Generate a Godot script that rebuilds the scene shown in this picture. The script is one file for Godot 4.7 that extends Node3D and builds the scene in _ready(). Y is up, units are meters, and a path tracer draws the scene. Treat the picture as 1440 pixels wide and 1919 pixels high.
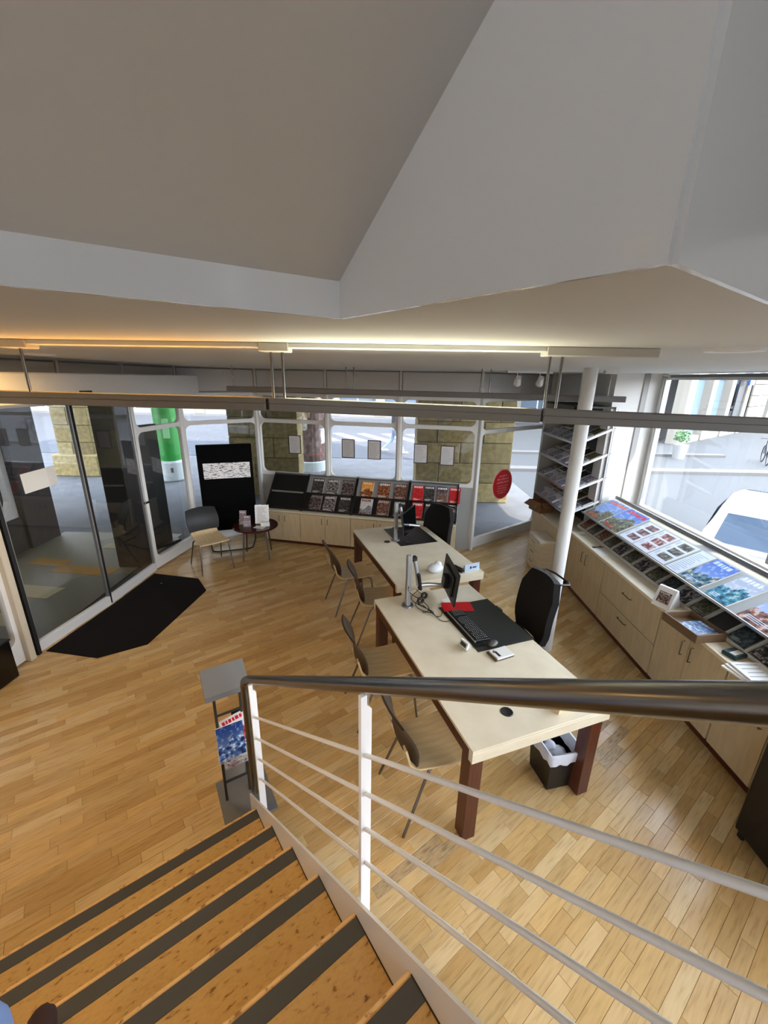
extends Node3D

const CAM_H := 2.68
const CEIL := 2.80
var M := {}
var used := {}
var cam: Camera3D
var rng := RandomNumberGenerator.new()

# ---------------------------------------------------------------- helpers
func v3(x, y, z) -> Vector3:
	return Vector3(x, y, z)

func srgb(r, g, b) -> Color:
	return Color(r / 255.0, g / 255.0, b / 255.0)

func mat(key: String, c: Color, rough := 0.6, metal := 0.0, spec := 0.5) -> StandardMaterial3D:
	if M.has(key):
		return M[key]
	var m := StandardMaterial3D.new()
	m.resource_name = key
	m.albedo_color = c
	m.roughness = rough
	m.metallic = metal
	m.metallic_specular = spec
	M[key] = m
	return m

func noise_tex(seed_: int, freq: float, ramp: Array, w := 256, h := 256, octaves := 4, warp := 0.0) -> NoiseTexture2D:
	var n := FastNoiseLite.new()
	n.seed = seed_
	n.noise_type = FastNoiseLite.TYPE_SIMPLEX_SMOOTH
	n.frequency = freq
	n.fractal_octaves = octaves
	if warp > 0.0:
		n.domain_warp_enabled = true
		n.domain_warp_amplitude = warp
		n.domain_warp_frequency = freq
	var t := NoiseTexture2D.new()
	t.width = w
	t.height = h
	t.seamless = true
	t.noise = n
	var g := Gradient.new()
	var offs := PackedFloat32Array()
	var cols := PackedColorArray()
	for k in ramp:
		offs.append(k[0])
		cols.append(k[1])
	g.offsets = offs
	g.colors = cols
	t.color_ramp = g
	return t

func st_new() -> SurfaceTool:
	var st := SurfaceTool.new()
	st.begin(Mesh.PRIMITIVE_TRIANGLES)
	return st

func tri(st: SurfaceTool, a: Vector3, b: Vector3, c: Vector3, n: Vector3, ua := Vector2.ZERO, ub := Vector2.ZERO, uc := Vector2.ZERO) -> void:
	var x := (b - a).cross(c - a)
	if x.length_squared() < 1e-16:
		return
	if x.dot(n) > 0.0:
		var t := b
		b = c
		c = t
		var tu := ub
		ub = uc
		uc = tu
	st.set_normal(n); st.set_uv(ua); st.add_vertex(a)
	st.set_normal(n); st.set_uv(ub); st.add_vertex(b)
	st.set_normal(n); st.set_uv(uc); st.add_vertex(c)

func tri3(st: SurfaceTool, a: Vector3, b: Vector3, c: Vector3, na: Vector3, nb: Vector3, nc: Vector3) -> void:
	var x := (b - a).cross(c - a)
	if x.length_squared() < 1e-16:
		return
	if x.dot(na + nb + nc) > 0.0:
		st.set_normal(na); st.set_uv(Vector2.ZERO); st.add_vertex(a)
		st.set_normal(nc); st.set_uv(Vector2.ZERO); st.add_vertex(c)
		st.set_normal(nb); st.set_uv(Vector2.ZERO); st.add_vertex(b)
	else:
		st.set_normal(na); st.set_uv(Vector2.ZERO); st.add_vertex(a)
		st.set_normal(nb); st.set_uv(Vector2.ZERO); st.add_vertex(b)
		st.set_normal(nc); st.set_uv(Vector2.ZERO); st.add_vertex(c)

func quad(st: SurfaceTool, a: Vector3, b: Vector3, c: Vector3, d: Vector3, n: Vector3) -> void:
	tri(st, a, b, c, n, Vector2(0, 1), Vector2(1, 1), Vector2(1, 0))
	tri(st, a, c, d, n, Vector2(0, 1), Vector2(1, 0), Vector2(0, 0))

func box(st: SurfaceTool, c: Vector3, s: Vector3, b := Basis(), ch := 0.0) -> void:
	var h := s * 0.5
	ch = minf(ch, minf(h.x, minf(h.y, h.z)) * 0.9)
	for ax in 3:
		var u := (ax + 1) % 3
		var w := (ax + 2) % 3
		for sg in [-1.0, 1.0]:
			var n := Vector3.ZERO
			n[ax] = sg
			var p := []
			for q in [[-1, -1], [1, -1], [1, 1], [-1, 1]]:
				var r := Vector3.ZERO
				r[ax] = sg * h[ax]
				r[u] = q[0] * (h[u] - ch)
				r[w] = q[1] * (h[w] - ch)
				p.append(c + b * r)
			quad(st, p[0], p[1], p[2], p[3], b * n)
	if ch <= 0.0:
		return
	for ax in 3:
		var u := (ax + 1) % 3
		var w := (ax + 2) % 3
		for su in [-1.0, 1.0]:
			for sw in [-1.0, 1.0]:
				var p := []
				for q in [[-1, 0], [1, 0], [1, 1], [-1, 1]]:
					var r := Vector3.ZERO
					r[ax] = q[0] * (h[ax] - ch)
					r[u] = su * (h[u] if q[1] == 0 else h[u] - ch)
					r[w] = sw * (h[w] - ch if q[1] == 0 else h[w])
					p.append(c + b * r)
				var n := Vector3.ZERO
				n[u] = su
				n[w] = sw
				quad(st, p[0], p[1], p[2], p[3], b * n.normalized())
	for sx in [-1.0, 1.0]:
		for sy in [-1.0, 1.0]:
			for sz in [-1.0, 1.0]:
				tri(st, c + b * v3(sx * h.x, sy * (h.y - ch), sz * (h.z - ch)), c + b * v3(sx * (h.x - ch), sy * h.y, sz * (h.z - ch)), c + b * v3(sx * (h.x - ch), sy * (h.y - ch), sz * h.z), b * v3(sx, sy, sz).normalized())

# polygon in the x-y plane of t, extruded from z = 0 to z = d
func prism(st: SurfaceTool, poly: PackedVector2Array, d: float, t := Transform3D(), smooth := false) -> void:
	var idx := Geometry2D.triangulate_polygon(poly)
	for k in range(0, idx.size(), 3):
		var a := poly[idx[k]]
		var b := poly[idx[k + 1]]
		var c := poly[idx[k + 2]]
		tri(st, t * v3(a.x, a.y, 0), t * v3(b.x, b.y, 0), t * v3(c.x, c.y, 0), t.basis * v3(0, 0, -signf(d)))
		tri(st, t * v3(a.x, a.y, d), t * v3(b.x, b.y, d), t * v3(c.x, c.y, d), t.basis * v3(0, 0, signf(d)))
	var cw := Geometry2D.is_polygon_clockwise(poly)
	var n := poly.size()
	var norms := []
	for k in n:
		var e := (poly[(k + 1) % n] - poly[k])
		norms.append((Vector2(-e.y, e.x) if cw else Vector2(e.y, -e.x)).normalized())
	for k in n:
		var a := poly[k]
		var b := poly[(k + 1) % n]
		var na: Vector2 = norms[k]
		var nb: Vector2 = norms[k]
		if smooth:
			var pa: Vector2 = norms[(k + n - 1) % n]
			var pb: Vector2 = norms[(k + 1) % n]
			if pa.dot(na) > 0.6: na = (na + pa).normalized()
			if pb.dot(nb) > 0.6: nb = (nb + pb).normalized()
		var A := t.basis * v3(na.x, na.y, 0)
		var B := t.basis * v3(nb.x, nb.y, 0)
		var p0 := t * v3(a.x, a.y, 0)
		var p1 := t * v3(b.x, b.y, 0)
		var p2 := t * v3(b.x, b.y, d)
		var p3 := t * v3(a.x, a.y, d)
		tri3(st, p0, p1, p2, A, B, B)
		tri3(st, p0, p2, p3, A, B, A)

func rrect(w: float, h: float, r: float, n := 6) -> PackedVector2Array:
	var out := PackedVector2Array()
	for q in [[1, 1, 0.0], [-1, 1, 90.0], [-1, -1, 180.0], [1, -1, 270.0]]:
		for k in n + 1:
			var a := deg_to_rad(q[2] + 90.0 * k / n)
			out.append(Vector2(q[0] * (w * 0.5 - r) + cos(a) * r, q[1] * (h * 0.5 - r) + sin(a) * r))
	return out

# flat plate with a rounded opening; x0..x1, y0..y1 outside, margins inside, thickness d along z
func ring(st: SurfaceTool, x0: float, x1: float, y0: float, y1: float, ml: float, mr: float, mb: float, mt: float, r: float, z0: float, d: float) -> void:
	var n := 7
	var inner := rrect(x1 - x0 - ml - mr, y1 - y0 - mb - mt, r, n)
	var c := Vector2((x0 + ml + x1 - mr) * 0.5, (y0 + mb + y1 - mt) * 0.5)
	var corners := [Vector2(x1, y1), Vector2(x0, y1), Vector2(x0, y0), Vector2(x1, y0)]
	var N := inner.size()
	for k in N:
		var i0 := inner[k] + c
		var i1 := inner[(k + 1) % N] + c
		var o0: Vector2 = corners[k / (n + 1)]
		var o1: Vector2 = corners[((k + 1) % N) / (n + 1)]
		for s in [0, 1]:
			var z: float = z0 + d * s
			var nn := v3(0, 0, -1 if s == 0 else 1)
			tri(st, v3(i0.x, i0.y, z), v3(i1.x, i1.y, z), v3(o1.x, o1.y, z), nn)
			tri(st, v3(i0.x, i0.y, z), v3(o1.x, o1.y, z), v3(o0.x, o0.y, z), nn)
		var na := -(inner[k] - Vector2.ZERO).normalized()
		var e := (i1 - i0).normalized()
		var nv := Vector2(-e.y, e.x)
		if nv.dot(na) < 0: nv = -nv
		quad(st, v3(i0.x, i0.y, z0), v3(i1.x, i1.y, z0), v3(i1.x, i1.y, z0 + d), v3(i0.x, i0.y, z0 + d), v3(nv.x, nv.y, 0))
	for k in 4:
		var a: Vector2 = corners[k]
		var b: Vector2 = corners[(k + 1) % 4]
		var e2 := (b - a).normalized()
		quad(st, v3(a.x, a.y, z0), v3(b.x, b.y, z0), v3(b.x, b.y, z0 + d), v3(a.x, a.y, z0 + d), v3(e2.y, -e2.x, 0))

func tube(st: SurfaceTool, pts: Array, r: float, sides := 10, r2 := -1.0) -> void:
	var rings := []
	var norms := []
	var N := pts.size()
	var prev := Vector3.ZERO
	for k in N:
		var a: Vector3 = pts[maxi(k - 1, 0)]
		var b: Vector3 = pts[mini(k + 1, N - 1)]
		var d := (b - a).normalized()
		var u := prev - d * prev.dot(d)
		if u.length() < 0.01:
			u = d.cross(Vector3.UP)
			if u.length() < 0.05:
				u = d.cross(Vector3.RIGHT)
		u = u.normalized()
		prev = u
		var w := d.cross(u)
		var rr := r if r2 < 0.0 else lerpf(r, r2, float(k) / maxf(N - 1, 1))
		var row := []
		var nrow := []
		for s in sides:
			var an := TAU * s / sides
			var nn := u * cos(an) + w * sin(an)
			nrow.append(nn)
			row.append(pts[k] + nn * rr)
		rings.append(row)
		norms.append(nrow)
	for k in N - 1:
		for s in sides:
			var s2 := (s + 1) % sides
			tri3(st, rings[k][s], rings[k][s2], rings[k + 1][s2], norms[k][s], norms[k][s2], norms[k + 1][s2])
			tri3(st, rings[k][s], rings[k + 1][s2], rings[k + 1][s], norms[k][s], norms[k + 1][s2], norms[k + 1][s])
	for e in [0, N - 1]:
		var dn: Vector3 = (pts[0] - pts[1]).normalized() if e == 0 else (pts[N - 1] - pts[N - 2]).normalized()
		for s in sides:
			tri(st, pts[e], rings[e][s], rings[e][(s + 1) % sides], dn)

func lathe(st: SurfaceTool, prof: Array, c := Vector3.ZERO, sides := 24, b := Basis()) -> void:
	for k in prof.size() - 1:
		var p: Vector2 = prof[k]
		var q: Vector2 = prof[k + 1]
		var e := q - p
		var nn := Vector2(e.y, -e.x).normalized()
		for s in sides:
			var a0 := TAU * s / sides
			var a1 := TAU * (s + 1) / sides
			var d0 := v3(cos(a0), 0, sin(a0))
			var d1 := v3(cos(a1), 0, sin(a1))
			var n0 := b * (d0 * nn.x + Vector3.UP * nn.y)
			var n1 := b * (d1 * nn.x + Vector3.UP * nn.y)
			var A := c + b * (d0 * p.x + Vector3.UP * p.y)
			var B := c + b * (d1 * p.x + Vector3.UP * p.y)
			var C := c + b * (d1 * q.x + Vector3.UP * q.y)
			var D := c + b * (d0 * q.x + Vector3.UP * q.y)
			tri3(st, A, B, C, n0, n1, n1)
			tri3(st, A, C, D, n0, n1, n0)

# curved sheet with thickness: pts[i][j]
func sheet(st: SurfaceTool, pts: Array, th: float) -> void:
	var R := pts.size()
	var C: int = pts[0].size()
	var nr := []
	for i in R:
		var row := []
		for j in C:
			var du: Vector3 = pts[mini(i + 1, R - 1)][j] - pts[maxi(i - 1, 0)][j]
			var dv: Vector3 = pts[i][mini(j + 1, C - 1)] - pts[i][maxi(j - 1, 0)]
			row.append(du.cross(dv).normalized())
		nr.append(row)
	var h := th * 0.5
	for sg in [1.0, -1.0]:
		for i in R - 1:
			for j in C - 1:
				var a: Vector3 = pts[i][j] + nr[i][j] * h * sg
				var b: Vector3 = pts[i + 1][j] + nr[i + 1][j] * h * sg
				var c: Vector3 = pts[i + 1][j + 1] + nr[i + 1][j + 1] * h * sg
				var d: Vector3 = pts[i][j + 1] + nr[i][j + 1] * h * sg
				tri3(st, a, b, c, nr[i][j] * sg, nr[i + 1][j] * sg, nr[i + 1][j + 1] * sg)
				tri3(st, a, c, d, nr[i][j] * sg, nr[i + 1][j + 1] * sg, nr[i][j + 1] * sg)
	for e in [0, 1, 2, 3]:
		var cnt := (C if e < 2 else R) - 1
		for k in cnt:
			var i0 := 0 if e == 0 else R - 1 if e == 1 else k
			var j0 := k if e < 2 else (0 if e == 2 else C - 1)
			var i1 := i0 if e < 2 else k + 1
			var j1 := k + 1 if e < 2 else j0
			var ii := 1 if e == 0 else R - 2 if e == 1 else i0
			var jj := j0 if e < 2 else (1 if e == 2 else C - 2)
			var n: Vector3 = (pts[i0][j0] - pts[ii][jj]).normalized()
			var a: Vector3 = pts[i0][j0]
			var b: Vector3 = pts[i1][j1]
			quad(st, a - nr[i0][j0] * h, b - nr[i1][j1] * h, b + nr[i1][j1] * h, a + nr[i0][j0] * h, n)

func ball(st: SurfaceTool, c: Vector3, r: Vector3, b := Basis(), seg := 12) -> void:
	var rows := seg / 2
	for i in rows:
		for j in seg:
			var P := []
			var Nn := []
			for q in [[0, 0], [1, 0], [1, 1], [0, 1]]:
				var th: float = PI * (i + q[0]) / rows
				var ph: float = TAU * (j + q[1]) / seg
				var n := v3(sin(th) * cos(ph), cos(th), sin(th) * sin(ph))
				P.append(c + b * (n * r))
				Nn.append((b * (n / r)).normalized())
			tri3(st, P[0], P[1], P[2], Nn[0], Nn[1], Nn[2])
			tri3(st, P[0], P[2], P[3], Nn[0], Nn[2], Nn[3])

func numbered(s: String) -> String:
	if not used.has(s):
		used[s] = 0
		return s
	used[s] += 1
	return "%s_%03d" % [s, used[s]]

func tag(o: Node, label := "", category := "", group := "", kind := "") -> Node:
	if label: o.set_meta("label", label)
	if category: o.set_meta("category", category)
	if group: o.set_meta("group", group)
	if kind: o.set_meta("kind", kind)
	return o

func thing(called: String, label: String, category: String, at := Vector3.ZERO, turn := 0.0, group := "", kind := "") -> Node3D:
	var o := Node3D.new()
	o.name = numbered(called)
	add_child(o)
	o.position = at
	o.rotation.y = turn
	tag(o, label, category, group, kind)
	return o

func obj(called: String, what, m: Material, parent: Node = null, at := Vector3.ZERO, b := Basis()) -> MeshInstance3D:
	var o := MeshInstance3D.new()
	o.mesh = what.commit() if what is SurfaceTool else what
	o.material_override = m
	if parent == null:
		o.name = numbered(called)
		add_child(o)
	else:
		o.name = called
		parent.add_child(o, true)
	o.transform = Transform3D(b, at)
	return o

func bobj(called: String, c: Vector3, s: Vector3, m: Material, parent: Node = null, ch := 0.0, b := Basis()) -> MeshInstance3D:
	var st := st_new()
	box(st, Vector3.ZERO, s, Basis(), ch)
	return obj(called, st, m, parent, c, b)

func tobj(called: String, pts: Array, r: float, m: Material, parent: Node = null, sides := 10, r2 := -1.0) -> MeshInstance3D:
	var st := st_new()
	tube(st, pts, r, sides, r2)
	return obj(called, st, m, parent)

func copy(o: Node3D, at: Vector3, turn: float, label: String) -> Node3D:
	var c: Node3D = o.duplicate()
	var s := str(o.name)
	c.name = numbered(s)
	add_child(c)
	c.position = at
	c.rotation.y = turn
	c.set_meta("label", label)
	return c

func glow(key: String, c: Color, energy: float) -> StandardMaterial3D:
	var m := mat(key, c, 0.5)
	m.emission_enabled = true
	m.emission = c
	m.emission_energy_multiplier = energy
	return m

func area(called: String, at: Vector3, size: Vector2, towards: Vector3, c: Color, e: float, parent: Node = null) -> void:
	var l := AreaLight3D.new()
	l.name = called
	(parent if parent else self).add_child(l, true)
	l.area_size = size
	l.light_color = c
	l.light_energy = e
	l.shadow_enabled = true
	l.area_range = 30.0
	l.position = at
	var up := Vector3.UP if absf(towards.y) < 0.9 else Vector3.BACK
	l.basis = Basis.looking_at(towards, up)

# ---------------------------------------------------------------- printed images
func lerp_img(w: int, h: int, f: Callable) -> ImageTexture:
	var im := Image.create(w, h, false, Image.FORMAT_RGB8)
	for y in h:
		for x in w:
			im.set_pixel(x, y, f.call(float(x) / w, float(y) / h))
	return ImageTexture.create_from_image(im)

func print_mat(key: String, t: Texture2D, rough := 0.35) -> StandardMaterial3D:
	var m := mat(key, Color.WHITE, rough)
	m.albedo_texture = t
	m.texture_repeat = false
	return m

# a cover: sky, land, blocks of title and text
func cover(key: String, sky: Color, land: Color, accent: Color, title: Color, seed_: int, style := 0) -> StandardMaterial3D:
	if M.has(key):
		return M[key]
	var r := RandomNumberGenerator.new()
	r.seed = seed_
	var n := FastNoiseLite.new()
	n.seed = seed_
	n.frequency = 0.055
	n.fractal_octaves = 4
	var W := 72
	var H := 100
	var im := Image.create(W, H, false, Image.FORMAT_RGB8)
	var hor := r.randf_range(0.45, 0.62)
	for y in H:
		for x in W:
			var fx := float(x) / W
			var fy := float(y) / H
			var k := n.get_noise_2d(x, y)
			var c := sky.lerp(sky.lightened(0.35), clampf(fy * 1.5, 0, 1))
			var ridge := hor + 0.16 * n.get_noise_1d(x * 0.8) - 0.1 * sin(fx * 5.0 + seed_)
			if style == 2:
				c = land.lerp(accent, clampf(0.5 + k * 1.6, 0, 1))
			elif fy > ridge:
				c = land.lerp(accent, clampf(0.35 + k * 1.5, 0, 1))
				if k > 0.28: c = c.lightened(0.45)
				if k < -0.33: c = c.darkened(0.55)
			elif k > 0.2:
				c = c.lightened(0.3)
			im.set_pixel(x, y, c)
	if style == 1:   # a pale page with three pictures
		im.fill(Color(0.86, 0.89, 0.93))
		for q in [[0.14, 0.07], [0.44, 0.36], [0.72, 0.66]]:
			for y in int(H * 0.22):
				for x in int(W * 0.62):
					var k := n.get_noise_2d(x + q[0] * 300, y)
					im.set_pixel(int(W * 0.28) + x, int(H * q[1]) + y, land.lerp(accent, clampf(0.5 + k * 1.8, 0, 1)))
			for k in 5:
				im.fill_rect(Rect2i(int(W * 0.06), int(H * q[1]) + 3 + k * 3, 8 + (k * 5) % 5, 1), Color(0.5, 0.55, 0.62))
	elif style == 3:   # plain text page
		im.fill(title)
		for k in 14:
			im.fill_rect(Rect2i(8, 14 + k * 6, 30 + r.randi() % 26, 2), accent)
	else:
		var y0 := 6
		var xx := 6
		while xx < W - 12:
			var w := 4 + r.randi() % 7
			im.fill_rect(Rect2i(xx, y0, w, 12), title)
			xx += w + 3
		for k in 3:
			im.fill_rect(Rect2i(8, H - 16 + k * 4, 18 + r.randi() % 34, 2), title)
	var m := print_mat(key, ImageTexture.create_from_image(im))
	return m

# one magazine: a thin block of pages with a printed cover; local x width, z height (foot at +z), y thickness
func magazine(called: String, w: float, h: float, th: float, cov: Material) -> Node3D:
	var o := Node3D.new()
	o.name = numbered(called)
	add_child(o)
	bobj("pages", v3(0, th * 0.5, 0), v3(w, th, h), mat("paper", Color(0.86, 0.86, 0.84), 0.7), o)
	var st := st_new()
	var sheet_pts := []
	for i in 5:
		var row := []
		var fx := -0.5 + i / 4.0
		for j in 2:
			row.append(v3(fx * w, th + 0.0012 + 0.002 * absf(fx) * absf(fx) * 2.0, (0.5 - j) * h))
		sheet_pts.append(row)
	for i in 4:
		var a: Vector3 = sheet_pts[i][0]
		var b: Vector3 = sheet_pts[i + 1][0]
		var c: Vector3 = sheet_pts[i + 1][1]
		var d: Vector3 = sheet_pts[i][1]
		tri(st, a, b, c, Vector3.UP, Vector2(i / 4.0, 1), Vector2((i + 1) / 4.0, 1), Vector2((i + 1) / 4.0, 0))
		tri(st, a, c, d, Vector3.UP, Vector2(i / 4.0, 1), Vector2((i + 1) / 4.0, 0), Vector2(i / 4.0, 0))
	obj("cover", st, cov, o)
	return o

func ordinal(k: int) -> String:
	return ["first", "second", "third", "fourth", "fifth", "sixth", "seventh", "eighth", "ninth", "tenth", "eleventh", "twelfth"][k]

# ---------------------------------------------------------------- main
func _ready() -> void:
	rng.seed = 7
	setup_view()
	make_materials()
	build_floor()
	build_shell()
	build_fronts()
	build_outside()
	build_stairs()
	build_railing()
	build_pendants()
	build_desks()
	build_chairs()
	build_back_racks()
	build_counter()
	build_shelves()
	build_corner()
	build_small()
	build_people()

func setup_view() -> void:
	cam = Camera3D.new()
	cam.name = "camera"
	cam.fov = 2.0 * rad_to_deg(atan(959.5 / 770.0))
	cam.near = 0.02
	cam.far = 300.0
	cam.position = v3(0, CAM_H, 0)
	cam.basis = Basis(Vector3.RIGHT, deg_to_rad(-17.95)) * Basis(Vector3.BACK, deg_to_rad(1.05))
	add_child(cam)
	cam.current = true
	var we := WorldEnvironment.new()
	we.name = "world_environment"
	var e := Environment.new()
	e.background_mode = Environment.BG_SKY
	var sky := Sky.new()
	var sm := ProceduralSkyMaterial.new()
	sm.sky_top_color = Color(6.6, 7.6, 9.2).linear_to_srgb()
	sm.sky_horizon_color = Color(10.2, 10.5, 10.8).linear_to_srgb()
	sm.sky_curve = 0.18
	sm.ground_bottom_color = Color(0.3, 0.3, 0.3)
	sm.ground_horizon_color = Color(0.6, 0.62, 0.64)
	sm.sky_energy_multiplier = 1.0
	sm.sun_angle_max = 1.0
	sky.sky_material = sm
	e.sky = sky
	e.tonemap_mode = Environment.TONE_MAPPER_LINEAR
	e.tonemap_exposure = 1.42
	e.sdfgi_enabled = true
	e.ssao_enabled = true
	e.ssil_enabled = true
	we.environment = e
	add_child(we)
	var sun := DirectionalLight3D.new()
	sun.name = "sun"
	sun.light_color = Color(1.0, 0.95, 0.87)
	sun.light_energy = 3.2
	sun.light_angular_distance = 0.6
	sun.shadow_enabled = true
	add_child(sun)
	sun.basis = Basis.looking_at(v3(-0.35, -1.0, -0.5).normalized(), Vector3.UP)

func make_materials() -> void:
	mat("ceiling_paint", Color(0.755, 0.76, 0.75), 0.75)
	mat("well_paint", Color(0.80, 0.795, 0.78), 0.14)
	mat("wall_white", Color(0.83, 0.83, 0.82), 0.7)
	mat("wall_grey", Color(0.62, 0.62, 0.61), 0.6)
	mat("frame_white", Color(0.84, 0.84, 0.83), 0.4)
	mat("alu", Color(0.72, 0.73, 0.74), 0.35, 0.9)
	mat("alu_dark", Color(0.45, 0.46, 0.47), 0.4, 0.8)
	mat("beam_grey", Color(0.43, 0.43, 0.435), 0.4)
	mat("steel", Color(0.47, 0.47, 0.475), 0.26, 1.0)
	mat("chrome", Color(0.7, 0.69, 0.67), 0.15, 1.0)
	mat("rail_white", Color(0.86, 0.86, 0.86), 0.35)
	mat("rubber", Color(0.03, 0.03, 0.03), 0.7)
	mat("black", Color(0.035, 0.035, 0.04), 0.45)
	mat("black_gloss", Color(0.03, 0.03, 0.032), 0.18)
	mat("black_fabric", Color(0.04, 0.04, 0.042), 0.9)
	mat("charcoal", Color(0.16, 0.165, 0.165), 0.6)
	mat("paper", Color(0.86, 0.86, 0.84), 0.7)
	mat("white_plastic", Color(0.85, 0.85, 0.85), 0.4)
	mat("red_print", Color(0.72, 0.07, 0.09), 0.4)
	mat("mat_black", Color(0.075, 0.062, 0.06), 0.95, 0.0, 0.3)
	var g := mat("glass", Color(0.25, 0.30, 0.30, 0.03), 0.02)
	g.transparency = BaseMaterial3D.TRANSPARENCY_ALPHA
	var acr := mat("clear_acrylic", Color(0.92, 0.95, 0.95, 0.12), 0.05)
	acr.transparency = BaseMaterial3D.TRANSPARENCY_ALPHA
	# cream melamine with a faint maple figure
	var cream := mat("cream", Color(0.86, 0.825, 0.73), 0.42)
	cream.albedo_texture = noise_tex(11, 0.012, [[0.0, Color(0.95, 0.94, 0.92)], [1.0, Color(1, 1, 1)]])
	cream.uv1_triplanar = true
	cream.uv1_scale = v3(1.2, 6, 1.2)
	var cab := mat("maple_front", Color(0.79, 0.72, 0.585), 0.5)
	cab.albedo_texture = noise_tex(12, 0.012, [[0.0, Color(0.93, 0.92, 0.9)], [1.0, Color(1, 1, 1)]])
	cab.uv1_triplanar = true
	cab.uv1_scale = v3(5, 0.8, 0.8)
	var mah := mat("mahogany", Color(0.35, 0.165, 0.10), 0.4)
	mah.albedo_texture = noise_tex(13, 0.02, [[0.0, Color(0.72, 0.68, 0.66)], [1.0, Color(1, 1, 1)]])
	mah.uv1_triplanar = true
	mah.uv1_scale = v3(7, 0.7, 7)
	var ply := mat("ply", Color(0.87, 0.785, 0.62), 0.45)
	ply.albedo_texture = noise_tex(14, 0.015, [[0.0, Color(0.9, 0.88, 0.85)], [1.0, Color(1, 1, 1)]])
	ply.uv1_triplanar = true
	ply.uv1_scale = v3(1, 1, 8)
	mat("brown_back", Color(0.21, 0.155, 0.10), 0.5)
	# parquet: twelve boards of slightly different wood
	var tints := [[208, 174, 118], [201, 166, 108], [215, 183, 128], [194, 157, 99], [206, 170, 110], [211, 179, 125], [198, 161, 102], [218, 189, 138], [190, 153, 96], [204, 171, 116], [213, 176, 115], [197, 164, 108]]
	for k in 12:
		var t: Array = tints[k]
		var m := mat("parquet_%d" % k, srgb(t[0], t[1] + 2, t[2] + 6), 0.25)
		m.albedo_texture = noise_tex(30 + k % 4, 0.02, [[0.0, Color(0.86, 0.83, 0.79)], [0.35, Color(0.95, 0.945, 0.93)], [1.0, Color(1, 1, 1)]], 256, 256, 4, 12.0)
		m.roughness_texture = noise_tex(50, 0.02, [[0.0, Color(0.75, 0.75, 0.75)], [1.0, Color(1, 1, 1)]])
		m.uv1_triplanar = true
		m.uv1_scale = v3(0.9, 1.0, 9.0)
		m.uv1_offset = v3(k * 0.37, 0, k * 0.61)
	var worn := mat("parquet_worn", srgb(196, 168, 124), 0.4)
	worn.albedo_texture = noise_tex(61, 0.03, [[0.0, Color(0.62, 0.62, 0.63)], [0.4, Color(0.88, 0.88, 0.88)], [1.0, Color(1, 1, 1)]], 256, 256, 5, 20.0)
	worn.uv1_triplanar = true
	worn.uv1_scale = v3(1.4, 1, 10)
	mat("subfloor", srgb(92, 66, 40), 0.9)
	var tread := mat("tread_wood", srgb(196, 160, 98), 0.38)
	tread.albedo_texture = noise_tex(71, 0.035, [[0.0, Color(0.45, 0.36, 0.28)], [0.17, Color(0.66, 0.58, 0.5)], [0.26, Color(0.94, 0.92, 0.90)], [0.6, Color(1, 1, 1)], [1.0, Color(0.93, 0.91, 0.88)]], 512, 512, 5, 25.0)
	tread.uv1_triplanar = true
	tread.uv1_scale = v3(1.1, 2, 2.6)
	var lip := mat("tread_lip", srgb(226, 186, 128), 0.4)
	lip.albedo_texture = tread.albedo_texture
	lip.uv1_triplanar = true
	mat("grip_strip", Color(0.27, 0.275, 0.27), 0.7)

# ---------------------------------------------------------------- floor
const OUTLINE := [[-3.62, 3.0], [-3.62, -2.0], [-3.46, -3.49], [-3.29, -5.37], [-3.12, -6.35], [-2.17, -7.09], [1.42, -6.34], [2.87, -7.46], [3.1, -7.4], [3.1, -5.40], [3.5, -5.40], [3.5, 3.0]]
const STAIR_AT := Vector3(-0.752, 0.0, -1.822)
const STAIR_TURN := 0.63825

func outline(grow := 0.0) -> PackedVector2Array:
	var p := PackedVector2Array()
	for q in OUTLINE:
		p.append(Vector2(q[0], q[1]))
	if grow != 0.0:
		return Geometry2D.offset_polygon(p, grow)[0]
	return p

func screen(p: Vector3) -> Vector3:
	var c := cam.transform.affine_inverse() * p
	return v3(720 + 770 * c.x / -c.z, 959.5 - 770 * c.y / -c.z, -c.z)

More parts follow.
